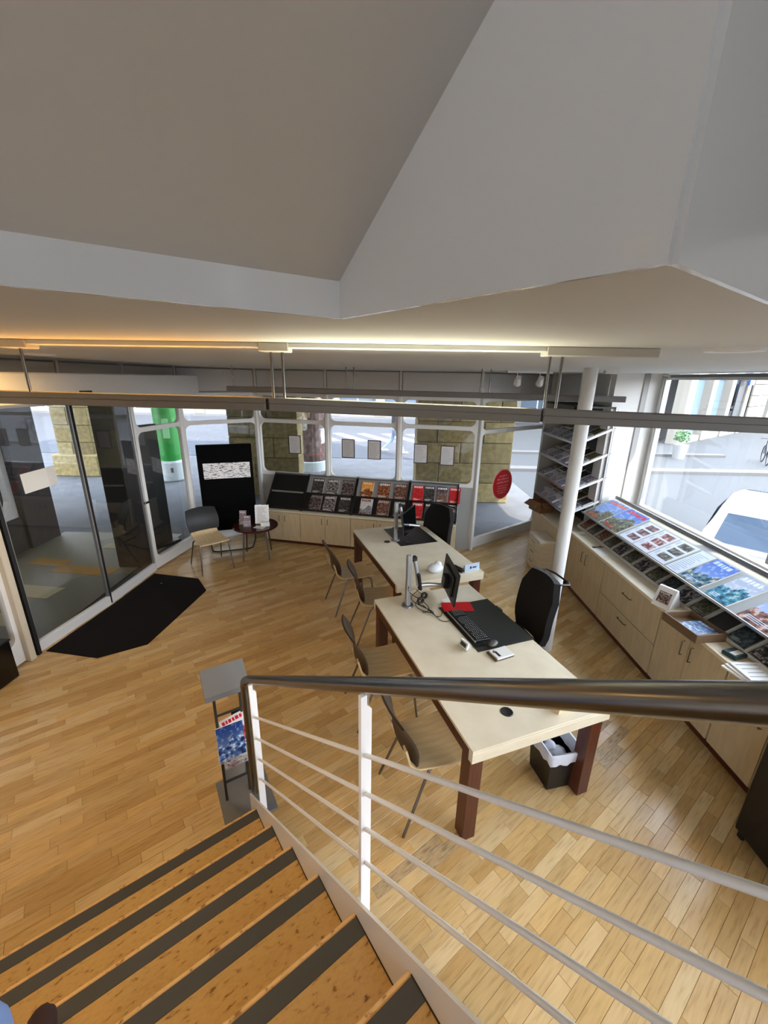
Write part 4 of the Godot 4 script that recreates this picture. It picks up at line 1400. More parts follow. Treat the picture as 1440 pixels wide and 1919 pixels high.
func build_back_racks() -> void:
	var turn := deg_to_rad(-11.8)
	var base := Transform3D(Basis(Vector3.UP, turn), v3(-2.17, 0, -7.09))
	# low cabinets
	var cuts := [0.30, 0.92, 1.78, 2.66, 3.44]
	var clabs := ["low maple cabinet under the empty black rack", "low maple cabinet under the rack of dark magazines", "low maple cabinet under the rack with the orange magazine", "low maple cabinet under the rack with red brochures"]
	for k in 4:
		var w: float = cuts[k + 1] - cuts[k] - 0.004
		var o := thing("low_cabinet", clabs[k], "cabinet", base * v3((cuts[k] + cuts[k + 1]) * 0.5, 0, 0.30), turn, "low cabinets below the back windows")
		bobj("body", v3(0, 0.31, -0.01), v3(w, 0.50, 0.46), M.maple_front, o)
		bobj("plinth", v3(0, 0.03, -0.03), v3(w - 0.01, 0.06, 0.42), M.mahogany, o)
		bobj("top_board", v3(0, 0.575, 0), v3(w, 0.03, 0.50), M.cream, o, 0.003)
		for sg in [-1.0, 1.0]:
			var d := bobj("door", v3(sg * w * 0.25, 0.31, 0.228), v3(w * 0.5 - 0.006, 0.48, 0.018), M.maple_front, o, 0.002)
			tobj("handle", [v3(-sg * (w * 0.25 - 0.05), 0.10, 0.012), v3(-sg * (w * 0.25 - 0.05), 0.10, 0.03), v3(-sg * (w * 0.25 - 0.05), 0.19, 0.03), v3(-sg * (w * 0.25 - 0.05), 0.19, 0.012)], 0.004, M.steel, d, 6)
	# sloping two-tier racks
	var s1 := Vector2(0.47, 0.60)     # (z, y) foot of the lower tier
	var s2 := Vector2(0.27, 0.83)
	var s3 := Vector2(0.06, 1.09)
	var rlabs := ["empty black sloping brochure rack behind the round table", "grey sloping rack of dark magazines under the back window", "grey sloping rack with the orange magazine", "grey sloping rack with red brochures"]
	var shades := [M.black, mat("rack_grey", Color(0.50, 0.51, 0.51), 0.5), M.rack_grey if M.has("rack_grey") else null, null]
	for k in 4:
		var w: float = cuts[k + 1] - cuts[k]
		var o := thing("brochure_rack", rlabs[k], "rack", base * v3(cuts[k], 0, 0), turn, "sloping racks below the back windows")
		var pm: Material = M.black if k == 0 else M.rack_grey
		for t in 2:
			var a := s1 if t == 0 else s2
			var b := s2 if t == 0 else s3
			var dir := (b - a)
			var mid := (a + b) * 0.5
			var bs := Basis(v3(1, 0, 0), v3(0, -dir.x, dir.y).normalized() * signf(-dir.x), Vector3.ZERO)
			var zz := v3(0, -dir.y, -dir.x).normalized()
			bs = Basis(v3(1, 0, 0), zz.cross(v3(1, 0, 0)), zz)
			bobj("sloping_panel", v3(w * 0.5, mid.y, mid.x), v3(w - 0.03, 0.012, dir.length()), pm if t == 1 else M.black, o, 0.0, bs)
			bobj("lip", v3(w * 0.5, a.y + 0.012, a.x + 0.006), v3(w - 0.03, 0.03, 0.006), M.alu if k == 0 and t == 1 else M.black, o, 0.0)
		var sp := PackedVector2Array([Vector2(0.49, 0.59), Vector2(0.49, 0.64), Vector2(0.29, 0.87), Vector2(0.06, 1.12), Vector2(0.05, 0.59)])
		for x in [0.0, w - 0.018]:
			var st := st_new()
			prism(st, sp, 0.018, Transform3D(Basis(v3(0, 0, 1), v3(0, 1, 0), v3(1, 0, 0)), v3(x, 0, 0)))
			obj("side_panel", st, M.black, o)
		bobj("top_edge", v3(w * 0.5, 1.10, 0.055), v3(w, 0.02, 0.05), M.alu_dark, o, 0.003)
	# magazines: [bay, tier, x, cover]
	var cov := {
		"dark": cover("cov_dark", Color(0.12, 0.13, 0.13), Color(0.16, 0.15, 0.14), Color(0.32, 0.31, 0.30), Color(0.85, 0.85, 0.85), 21, 2),
		"skull": cover("cov_skull", Color(0.3, 0.27, 0.25), Color(0.22, 0.20, 0.19), Color(0.62, 0.58, 0.56), Color(0.85, 0.84, 0.83), 22, 2),
		"stripe": cover("cov_stripe", Color(0.3, 0.3, 0.3), Color(0.14, 0.13, 0.13), Color(0.48, 0.40, 0.38), Color(0.55, 0.53, 0.52), 23, 2),
		"orange": cover("cov_orange", Color(0.85, 0.50, 0.10), Color(0.72, 0.36, 0.07), Color(0.10, 0.06, 0.04), Color(0.9, 0.84, 0.7), 24, 0),
		"face": cover("cov_face", Color(0.62, 0.36, 0.22), Color(0.72, 0.45, 0.30), Color(0.30, 0.16, 0.10), Color(0.9, 0.9, 0.88), 25, 2),
		"brown": cover("cov_brown", Color(0.35, 0.24, 0.2), Color(0.28, 0.18, 0.15), Color(0.55, 0.40, 0.33), Color(0.75, 0.7, 0.66), 26, 2),
		"red": cover("cov_red", Color(0.72, 0.10, 0.13), Color(0.68, 0.08, 0.11), Color(0.78, 0.2, 0.2), Color(0.95, 0.9, 0.9), 27, 2),
		"portrait": cover("cov_portrait", Color(0.2, 0.12, 0.11), Color(0.60, 0.42, 0.32), Color(0.14, 0.10, 0.10), Color(0.92, 0.92, 0.92), 28, 0),
		"pale": cover("cov_pale", Color(0.72, 0.70, 0.68), Color(0.62, 0.60, 0.60), Color(0.35, 0.34, 0.36), Color(0.5, 0.2, 0.2), 29, 0),
	}
	var list := [[1, 1, 0.10, "dark", "charcoal magazine"], [1, 1, 0.36, "skull", "grey portrait magazine"], [1, 1, 0.62, "stripe", "black and brown striped magazine"],
		[1, 0, 0.12, "stripe", "striped dark brochure"], [1, 0, 0.36, "skull", "grey brochure"], [1, 0, 0.62, "dark", "charcoal brochure"],
		[2, 1, 0.09, "orange", "orange magazine with a dark figure"], [2, 1, 0.37, "face", "magazine with a tan face cover"], [2, 1, 0.64, "brown", "brown photo magazine"],
		[2, 0, 0.12, "pale", "pale brochure"], [2, 0, 0.40, "brown", "brown brochure"], [2, 0, 0.66, "dark", "dark brochure"],
		[3, 1, 0.06, "red", "bright red brochure"], [3, 1, 0.24, "dark", "narrow dark brochure"], [3, 1, 0.44, "portrait", "portrait magazine"], [3, 1, 0.64, "red", "second bright red brochure"],
		[3, 0, 0.08, "red", "red brochure"], [3, 0, 0.28, "dark", "dark leaflet"], [3, 0, 0.62, "pale", "pale brochure with white figures"]]
	var bayname := ["", "the dark magazine rack", "the orange magazine's rack", "the red brochure rack"]
	for q in list:
		var w := 0.20 if q[0] < 3 else 0.17
		var h := 0.275
		var a: Vector2 = s1 if q[1] == 0 else s2
		var b: Vector2 = s2 if q[1] == 0 else s3
		var d := (b - a).normalized()
		var zz := v3(0, -d.y, -d.x).normalized()
		var bs := Basis(v3(1, 0, 0), zz.cross(v3(1, 0, 0)), zz)
		var m := magazine("magazine", w, h, 0.008, cov[q[3]])
		var cpos := v3(cuts[q[0]] + q[2] + w * 0.5, a.y + d.y * 0.15, a.x + d.x * 0.15) + bs.y * 0.007
		lay(m, base * Transform3D(bs, cpos))
		tag(m, "%s in the %s row of %s" % [q[4], "upper" if q[1] == 1 else "lower", bayname[q[0]]], "magazine", "magazines in the back racks")

# ---------------------------------------------------------------- counter under the side window
func build_counter() -> void:
	var X := 2.5
	var units := [[-5.12, -4.24, "doors", "maple cabinet with two doors at the far end of the counter"], [-4.23, -3.235, "drawers", "maple cabinet with two wide drawers below the counter"], [-3.225, -2.485, "doors", "maple cabinet with two doors and long handles under the counter"], [-2.475, -1.70, "doors", "maple cabinet with two doors behind the black suitcase"], [-1.69, -0.9, "doors", "maple cabinet at the near end of the counter"]]
	for u in units:
		var z0: float = u[0]
		var z1: float = u[1]
		var L := z1 - z0
		# x across the front: local x runs along +z, local z points to the room (-x)
		var o := thing("base_cabinet", u[3], "cabinet", v3(X, 0, z0), -PI / 2, "maple cabinets under the side counter")
		bobj("body", v3(L * 0.5, 0.42, -0.31), v3(L, 0.68, 0.58), M.maple_front, o)
		bobj("plinth", v3(L * 0.5, 0.04, -0.30), v3(L, 0.08, 0.52), M.mahogany, o)
		if u[2] == "drawers":
			for q in [[0.235, 0.305], [0.575, 0.36]]:
				var d := bobj("drawer", v3(L * 0.5, q[0], -0.01), v3(L - 0.006, q[1], 0.018), M.maple_front, o, 0.002)
				var hy: float = 0.04 if q[0] > 0.4 else 0.09
				tobj("handle", [v3(-0.07, hy, 0.008), v3(-0.07, hy, 0.03), v3(0.07, hy, 0.03), v3(0.07, hy, 0.008)], 0.0045, M.steel, d, 8)
		else:
			for sg in [-1.0, 1.0]:
				var d := bobj("door", v3(L * (0.5 + 0.25 * sg), 0.42, -0.01), v3(L * 0.5 - 0.006, 0.67, 0.018), M.maple_front, o, 0.002)
				var hx: float = -sg * (L * 0.25 - 0.05)
				tobj("handle", [v3(hx, 0.12, 0.008), v3(hx, 0.12, 0.032), v3(hx, 0.25, 0.032), v3(hx, 0.25, 0.008)], 0.0045, M.steel, d, 8)
	var top := thing("counter_top", "long cream counter top along the side window", "counter", v3(0, 0, 0))
	bobj("board", v3(2.965, 0.785, -3.0), v3(0.97, 0.03, 4.25), M.cream, top, 0.003)
	bobj("front_edge", v3(2.477, 0.785, -3.0), v3(0.006, 0.03, 4.25), mat("edge_band", Color(0.88, 0.84, 0.74), 0.4), top)
	# sloping display: upper board and lower compartments
	var rk := thing("display_rack", "long grey sloping display rack on the counter in front of the side window", "rack", Vector3.ZERO)
	var ux := v3(0.894, 0.447, 0)
	var pb := Basis(v3(0, 0, 1), (-ux).cross(v3(0, 0, 1)), -ux)
	bobj("upper_board", v3(2.70, 1.0, -3.15) + ux * 0.235 - pb.y * 0.008, v3(4.4, 0.014, 0.47), mat("rack_pale", Color(0.66, 0.68, 0.68), 0.35), rk, 0.0, pb)
	bobj("front_lip", v3(2.697, 1.004, -3.15), v3(0.006, 0.022, 4.4), M.alu, rk)
	bobj("back_edge", v3(3.13, 1.222, -3.15), v3(0.03, 0.035, 4.4), M.alu_dark, rk, 0.004)
	bobj("back_panel", v3(3.16, 1.0, -3.15), v3(0.012, 0.42, 4.4), M.alu_dark, rk)
	var lx := v3(0.82, 0.572, 0)
	var lb := Basis(v3(0, 0, 1), (-lx).cross(v3(0, 0, 1)), -lx)
	bobj("lower_board", v3(2.66, 0.812, -3.2) + lx * 0.15, v3(4.2, 0.010, 0.30), M.charcoal, rk, 0.0, lb)
	bobj("lower_lip", v3(2.652, 0.822, -3.2), v3(0.008, 0.035, 4.2), mat("rack_lip", Color(0.72, 0.71, 0.68), 0.4), rk, 0.002)
	for k in 21:
		bobj("divider", v3(2.66, 0.812, -5.28 + k * 0.21) + lx * 0.15 + lb.y * 0.018, v3(0.006, 0.04, 0.29), mat("rack_lip", Color(0.72, 0.71, 0.68), 0.4), rk, 0.0, lb)
	# upper row of magazines, from the far end
	var sky := Color(0.45, 0.62, 0.85)
	var row := [
		[-5.30, 0.40, "orange titled city magazine", cover("up_city", Color(0.35, 0.52, 0.82), Color(0.55, 0.50, 0.40), Color(0.25, 0.32, 0.30), Color(0.86, 0.38, 0.22), 41, 0)],
		[-4.89, 0.40, "blue magazine with red title", cover("up_red", Color(0.25, 0.42, 0.78), Color(0.45, 0.46, 0.42), Color(0.30, 0.36, 0.18), Color(0.80, 0.16, 0.18), 42, 0)],
		[-4.44, 0.26, "pale sheet with dark pink pictures, farthest of three", cover("up_sheet", sky, Color(0.30, 0.26, 0.26), Color(0.70, 0.56, 0.56), Color(0.86, 0.89, 0.93), 43, 1)],
		[-4.17, 0.26, "pale sheet with reddish pictures, middle of three", cover("up_sheet2", sky, Color(0.42, 0.22, 0.22), Color(0.80, 0.66, 0.66), Color(0.86, 0.89, 0.93), 44, 1)],
		[-3.90, 0.26, "pale sheet with dark pictures, nearest of three", cover("up_sheet3", sky, Color(0.24, 0.24, 0.23), Color(0.55, 0.55, 0.52), Color(0.86, 0.89, 0.93), 45, 1)],
		[-3.62, 0.18, "plain white printed brochure", cover("up_text", sky, sky, Color(0.62, 0.68, 0.76), Color(0.84, 0.88, 0.93), 46, 3)],
		[-3.43, 0.26, "magazine with a blue coast and white houses", cover("up_coast", Color(0.22, 0.40, 0.78), Color(0.16, 0.42, 0.55), Color(0.70, 0.62, 0.52), Color(0.75, 0.82, 0.95), 47, 0)],
		[-3.11, 0.24, "magazine with a turquoise lake below a mountain", cover("up_lake", Color(0.62, 0.68, 0.78), Color(0.12, 0.45, 0.62), Color(0.35, 0.62, 0.62), Color(0.88, 0.90, 0.95), 48, 0)],
		[-2.77, 0.30, "magazine with brown mountain slopes", cover("up_roof", Color(0.48, 0.60, 0.88), Color(0.42, 0.27, 0.22), Color(0.68, 0.50, 0.44), Color(0.80, 0.86, 0.95), 49, 0)],
		[-2.42, 0.26, "magazine with a deep blue photo, nearest the stairs", cover("up_blue", Color(0.18, 0.32, 0.72), Color(0.40, 0.46, 0.56), Color(0.76, 0.78, 0.80), Color(0.85, 0.88, 0.95), 50, 0)],
		[-2.1, 0.26, "magazine with green hills", cover("up_green", Color(0.40, 0.60, 0.85), Color(0.25, 0.42, 0.22), Color(0.50, 0.60, 0.32), Color(0.9, 0.9, 0.85), 51, 0)]]
	for q in row:
		var m := magazine("magazine", q[1] - 0.01, 0.36 if q[1] < 0.3 else 0.41, 0.010, q[3])
		lay(m, Transform3D(pb, v3(2.70, 1.0, q[0] + q[1] * 0.5) + ux * (0.20 if q[1] < 0.3 else 0.218) + pb.y * 0.0005))
		tag(m, q[2] + " on the side display rack", "magazine", "magazines on the side display rack")
	# lower compartments
	var low := [cover("low_a", Color(0.25, 0.2, 0.18), Color(0.30, 0.16, 0.10), Color(0.55, 0.40, 0.30), Color(0.7, 0.66, 0.6), 61, 2), cover("low_b", Color(0.2, 0.2, 0.2), Color(0.16, 0.17, 0.14), Color(0.36, 0.36, 0.28), Color(0.6, 0.6, 0.56), 62, 2), cover("low_c", Color(0.2, 0.2, 0.22), Color(0.14, 0.14, 0.15), Color(0.42, 0.36, 0.34), Color(0.66, 0.64, 0.62), 63, 0), cover("low_d", Color(0.10, 0.16, 0.19), Color(0.10, 0.13, 0.15), Color(0.28, 0.34, 0.36), Color(0.6, 0.64, 0.64), 64, 2)]
	var tone := ["reddish brown", "olive grey", "dark grey", "blue-black"]
	for k in 15:
		if k == 11:
			continue
		var v: int = [0, 1, 0, 1, 2, 1, 2, 1, 3, 2, 1, 0, 3, 2, 2][k]
		var m := magazine("brochure", 0.165, 0.25, 0.016, low[v])
		lay(m, Transform3D(lb, v3(2.66, 0.812, -5.28 + (k + 0.5) * 0.21) + lx * 0.14 + lb.y * 0.006))
		tag(m, "%s brochure in the %s low compartment from the far end of the side rack" % [tone[v], (ordinal(k) if k < 12 else ["thirteenth", "fourteenth", "fifteenth"][k - 12])], "brochure", "brochures in the low compartments")
	counter_bits()

func counter_bits() -> void:
	var y := 0.80
	var g := thing("glass_dish", "small clear glass dish at the far end of the counter", "dish", v3(2.575, y, -4.98))
	var s := st_new()
	lathe(s, [Vector2(0.0, 0.004), Vector2(0.03, 0.004), Vector2(0.045, 0.03), Vector2(0.05, 0.03), Vector2(0.034, 0.0), Vector2(0.0, 0.0)], Vector3.ZERO, 20)
	obj("bowl", s, M.clear_acrylic, g)
	for k in 2:
		var o := thing("pen", ["black pen lying on the counter edge by the low brochures", "dark blue pen lying crossed over the black one"][k], "pen", v3(2.57, y + 0.005 + 0.006 * k, -4.58 + 0.015 * k), 0.4 - 0.5 * k)
		tobj("barrel", [v3(-0.07, 0, 0), v3(0.06, 0, 0)], 0.005, M.black if k == 0 else mat("pen_blue", Color(0.05, 0.07, 0.2), 0.4), o, 8)
		tobj("tip", [v3(0.06, 0, 0), v3(0.075, 0, 0)], 0.004, M.chrome, o, 8, 0.001)
	var lf := bobj("loose_leaflet", v3(2.55, y + 0.001, -4.42), v3(0.12, 0.002, 0.2), M.paper, null, 0.0, Basis(Vector3.UP, 0.1))
	tag(lf, "white loose leaflet on the counter beside the pens", "leaflet")
	# white leaflet stand
	var ls := thing("leaflet_stand", "white tent-shaped leaflet stand with a dark picture on the counter", "leaflet stand", v3(2.535, y, -3.26), -PI / 2 + 0.5)
	s = st_new()
	prism(s, PackedVector2Array([Vector2(-0.09, 0), Vector2(0.09, 0), Vector2(0.012, 0.17), Vector2(-0.012, 0.17)]), 0.15, Transform3D(Basis(Vector3.UP, PI / 2), v3(-0.075, 0, 0)))
	obj("tent", s, M.white_plastic, ls)
	var tilt := Basis(Vector3.RIGHT, -0.43)
	bobj("picture", v3(0.0, 0.085, 0.053), v3(0.10, 0.10, 0.002), cover("tent_pic", Color(0.2, 0.16, 0.15), Color(0.2, 0.13, 0.12), Color(0.5, 0.42, 0.4), Color(0.8, 0.78, 0.76), 81, 0), ls, 0.0, tilt)
	# wooden tray with a blue leaflet
	var tr := thing("wooden_tray", "shallow wooden tray overhanging the counter edge", "tray", v3(2.50, y, -2.87), 0.12)
	var wm := mat("tray_wood", Color(0.42, 0.33, 0.24), 0.6)
	bobj("bottom", v3(0, 0.006, 0), v3(0.26, 0.012, 0.34), wm, tr)
	for q in [[0, 0.165, 0.26, 0.012], [0, -0.165, 0.26, 0.012], [-0.125, 0, 0.012, 0.34], [0.125, 0, 0.012, 0.34]]:
		bobj("side", v3(q[0], 0.036, q[1]), v3(q[2], 0.072, q[3]), wm, tr, 0.002)
	var bl := magazine("leaflet", 0.17, 0.24, 0.03, cover("tray_blue", Color(0.12, 0.30, 0.52), Color(0.10, 0.26, 0.46), Color(0.30, 0.48, 0.66), Color(0.80, 0.86, 0.92), 82, 0))
	lay(bl, Transform3D(Basis(Vector3.UP, -PI / 2 + 0.2), v3(2.51, y + 0.013, -2.84)))
	tag(bl, "stack of blue leaflets in the wooden tray", "leaflet")
	var tp := thing("teal_packet", "dark teal packet on the counter beside the low rack end", "packet", v3(2.58, y, -2.55), 0.3)
	bobj("body", v3(0, 0.015, 0), v3(0.13, 0.03, 0.10), mat("teal", Color(0.05, 0.20, 0.22), 0.3), tp, 0.006)
	bobj("label", v3(0.0, 0.031, 0.01), v3(0.09, 0.001, 0.04), M.paper, tp)
	for k in 3:
		var o := thing("paper_stack", ["lowest white paper stack at the counter edge near the stairs", "middle paper stack, turned slightly, at the counter edge", "topmost paper stack with printed lines at the counter edge"][k], "paper", v3(2.52 + 0.012 * k, y + 0.012 * k, -2.30 + 0.01 * k), 0.2 - 0.1 * k)
		bobj("sheets", v3(0, 0.006, 0), v3(0.21, 0.011, 0.30), M.paper, o)
		var ps := st_new()
		for j in 6:
			box(ps, v3(-0.01, 0.0118, -0.12 + j * 0.04), v3(0.15 - 0.02 * (j % 3), 0.0006, 0.006))
		obj("printing", ps, mat("ink_grey", Color(0.45, 0.47, 0.5), 0.6), o)
	var rf := thing("red_brown_folder", "red-brown folder lying on the counter nearest the stairs", "folder", v3(2.56, y, -2.02), 0.0)
	bobj("cover", v3(0, 0.012, 0), v3(0.14, 0.024, 0.3), mat("folder_red", Color(0.42, 0.16, 0.12), 0.5), rf, 0.003)
	bobj("pages", v3(-0.004, 0.012, 0), v3(0.138, 0.016, 0.294), M.paper, rf)

# ---------------------------------------------------------------- tall brochure shelves
func build_shelves() -> void:
	var o := thing("brochure_shelves", "tall grey metal brochure shelves with sloping trays behind the column", "shelving", Vector3.ZERO)
	var x0 := 2.50
	var x1 := 2.93
	var z0 := -6.62
	var z1 := -5.38
	var L := z1 - z0
	var grey := mat("shelf_grey", Color(0.56, 0.55, 0.53), 0.5)
	var green := mat("shelf_green", Color(0.06, 0.10, 0.085), 0.5)
	bobj("back_panel", v3(x1 + 0.01, 1.55, (z0 + z1) * 0.5), v3(0.02, 1.65, L), green, o)
	bobj("end_panel", v3((x0 + x1) * 0.5, 1.55, z0), v3(x1 - x0, 1.65, 0.015), grey, o)
	bobj("top_board", v3((x0 + x1) * 0.5, 2.38, (z0 + z1) * 0.5), v3(x1 - x0, 0.02, L), green, o)
	for q in [[x0, z0], [x0, z1], [x1, z1], [x1, z0]]:
		bobj("upright", v3(q[0], 1.55, q[1]), v3(0.022, 1.68, 0.022), M.alu, o, 0.003)
	var hs := [1.90, 1.575, 1.25, 0.935]
	var dir := v3(0.49, 0.23, 0).normalized()
	var bs := Basis(v3(0, 0, 1), (-dir).cross(v3(0, 0, 1)), -dir)
	for k in 4:
		bobj("tray", v3(x0, hs[k], (z0 + z1) * 0.5) + dir * 0.265, v3(L - 0.03, 0.008, 0.53), grey, o, 0.0, bs)
		bobj("tray_lip", v3(x0 - 0.004, hs[k] + 0.012, (z0 + z1) * 0.5), v3(0.006, 0.028, L - 0.02), M.alu, o)
		bobj("end_strip", v3(x0, hs[k] + 0.012, z1 + 0.005) + dir * 0.24, v3(0.005, 0.03, 0.46), M.white_plastic, o, 0.0, bs)
	var cv := [cover("sh_a", Color(0.75, 0.74, 0.82), Color(0.62, 0.60, 0.72), Color(0.85, 0.84, 0.9), Color(0.4, 0.38, 0.5), 91, 0), cover("sh_b", Color(0.6, 0.6, 0.66), Color(0.4, 0.4, 0.46), Color(0.8, 0.8, 0.86), Color(0.3, 0.3, 0.36), 92, 2), cover("sh_c", Color(0.35, 0.38, 0.18), Color(0.30, 0.30, 0.16), Color(0.52, 0.52, 0.36), Color(0.8, 0.8, 0.7), 93, 2), cover("sh_d", Color(0.82, 0.84, 0.9), Color(0.72, 0.74, 0.84), Color(0.5, 0.52, 0.62), Color(0.35, 0.36, 0.5), 94, 0), cover("sh_e", Color(0.2, 0.2, 0.22), Color(0.18, 0.17, 0.18), Color(0.40, 0.38, 0.40), Color(0.75, 0.75, 0.78), 95, 2)]
	var tn := ["lilac", "grey", "olive", "pale blue", "black"]
	var trayname := ["top", "second", "third", "bottom"]
	var r := RandomNumberGenerator.new()
	r.seed = 17
	for k in 4:
		for j in 5:
			for t in 2:
				var v: int = [3, 0, 1, 3, 0][(j + k) % 5] if t == 0 else [4, 2, 4, 1, 2][(j + 2 * k) % 5]
				var m := magazine("brochure", 0.20, 0.23, 0.018 + 0.012 * r.randf(), cv[v])
				lay(m, Transform3D(bs, v3(x0, hs[k], z0 + 0.135 + j * 0.242) + dir * (0.135 + 0.245 * t) + bs.y * 0.005))
				tag(m, "%s brochure, %s from the window end in the %s row of the %s tray" % [tn[v], ordinal(j), "front" if t == 0 else "back", trayname[k]], "brochure", "brochures on the tall shelves")
	# cabinet below, small drawer unit and cardboard box beside it
	var cb := thing("shelf_cabinet", "maple base cabinet below the tall brochure shelves", "cabinet", v3(2.685, 0, -5.81))
	bobj("body", v3(0, 0.38, 0), v3(0.47, 0.68, 1.28), M.maple_front, cb, 0.002)
	bobj("top_board", v3(0, 0.73, 0), v3(0.5, 0.025, 1.3), M.cream, cb, 0.002)
	bobj("plinth", v3(0.02, 0.02, 0), v3(0.42, 0.04, 1.26), M.mahogany, cb)
	var dr := thing("drawer_unit", "low cream drawer unit in front of the shelf cabinet", "drawer unit", v3(2.32, 0, -5.62))
	bobj("body", v3(0.01, 0.27, 0), v3(0.22, 0.46, 0.42), M.cream, dr, 0.003)
	bobj("plinth", v3(0.01, 0.02, 0), v3(0.20, 0.04, 0.40), M.maple_front, dr)
	bobj("top_board", v3(0.01, 0.515, 0), v3(0.24, 0.03, 0.44), mat("drawer_top", Color(0.86, 0.83, 0.77), 0.4), dr, 0.003)
	for k in 3:
		var d := bobj("drawer", v3(-0.106, 0.12 + k * 0.15, 0), v3(0.014, 0.14, 0.4), M.cream, dr, 0.002)
		tobj("handle", [v3(-0.006, 0.03, -0.05), v3(-0.022, 0.03, -0.05), v3(-0.022, 0.03, 0.05), v3(-0.006, 0.03, 0.05)], 0.004, M.steel, d, 6)
	var bx := thing("cardboard_box", "open brown cardboard box on the shelf cabinet", "box", v3(2.47, 0.743, -6.2), 0.25)
	var cm := mat("cardboard", Color(0.50, 0.37, 0.25), 0.85)
	bobj("bottom", v3(0, 0.003, 0), v3(0.22, 0.006, 0.3), cm, bx)
	for q in [[-0.11, 0.0, 0.004, 0.3, 0.15], [0.11, 0.0, 0.004, 0.3, 0.15], [0.0, 0.15, 0.22, 0.004, 0.15], [0.0, -0.15, 0.22, 0.004, 0.15]]:
		bobj("side", v3(q[0], 0.08, q[1]), v3(q[2], q[4], q[3]), cm, bx)
	bobj("flap", v3(-0.16, 0.13, 0), v3(0.12, 0.004, 0.3), cm, bx, 0.0, Basis(Vector3.BACK, 0.6))
	bobj("flap", v3(0.0, 0.14, 0.21), v3(0.22, 0.004, 0.12), cm, bx, 0.0, Basis(Vector3.RIGHT, 0.5))
	# white column
	var col := thing("column", "round white steel column beside the near desk", "column", v3(1.735, 0, -3.70))
	var s := st_new()
	lathe(s, [Vector2(0.06, 0.0), Vector2(0.06, CEIL)], Vector3.ZERO, 36)
	obj("shaft", s, mat("column_white", Color(0.80, 0.81, 0.81), 0.38), col)
	for a in [[2.2, 0.63], [-0.3, 0.62]]:
		s = st_new()
		lathe(s, [Vector2(0.011, 0.0), Vector2(0.009, 0.012), Vector2(0.0, 0.014)], v3(0.06 * cos(a[0]), a[1], 0.06 * sin(a[0])), 12, Basis(v3(sin(a[0]), 0, -cos(a[0])), -PI / 2))
		obj("screw_cap", s, M.black, col)

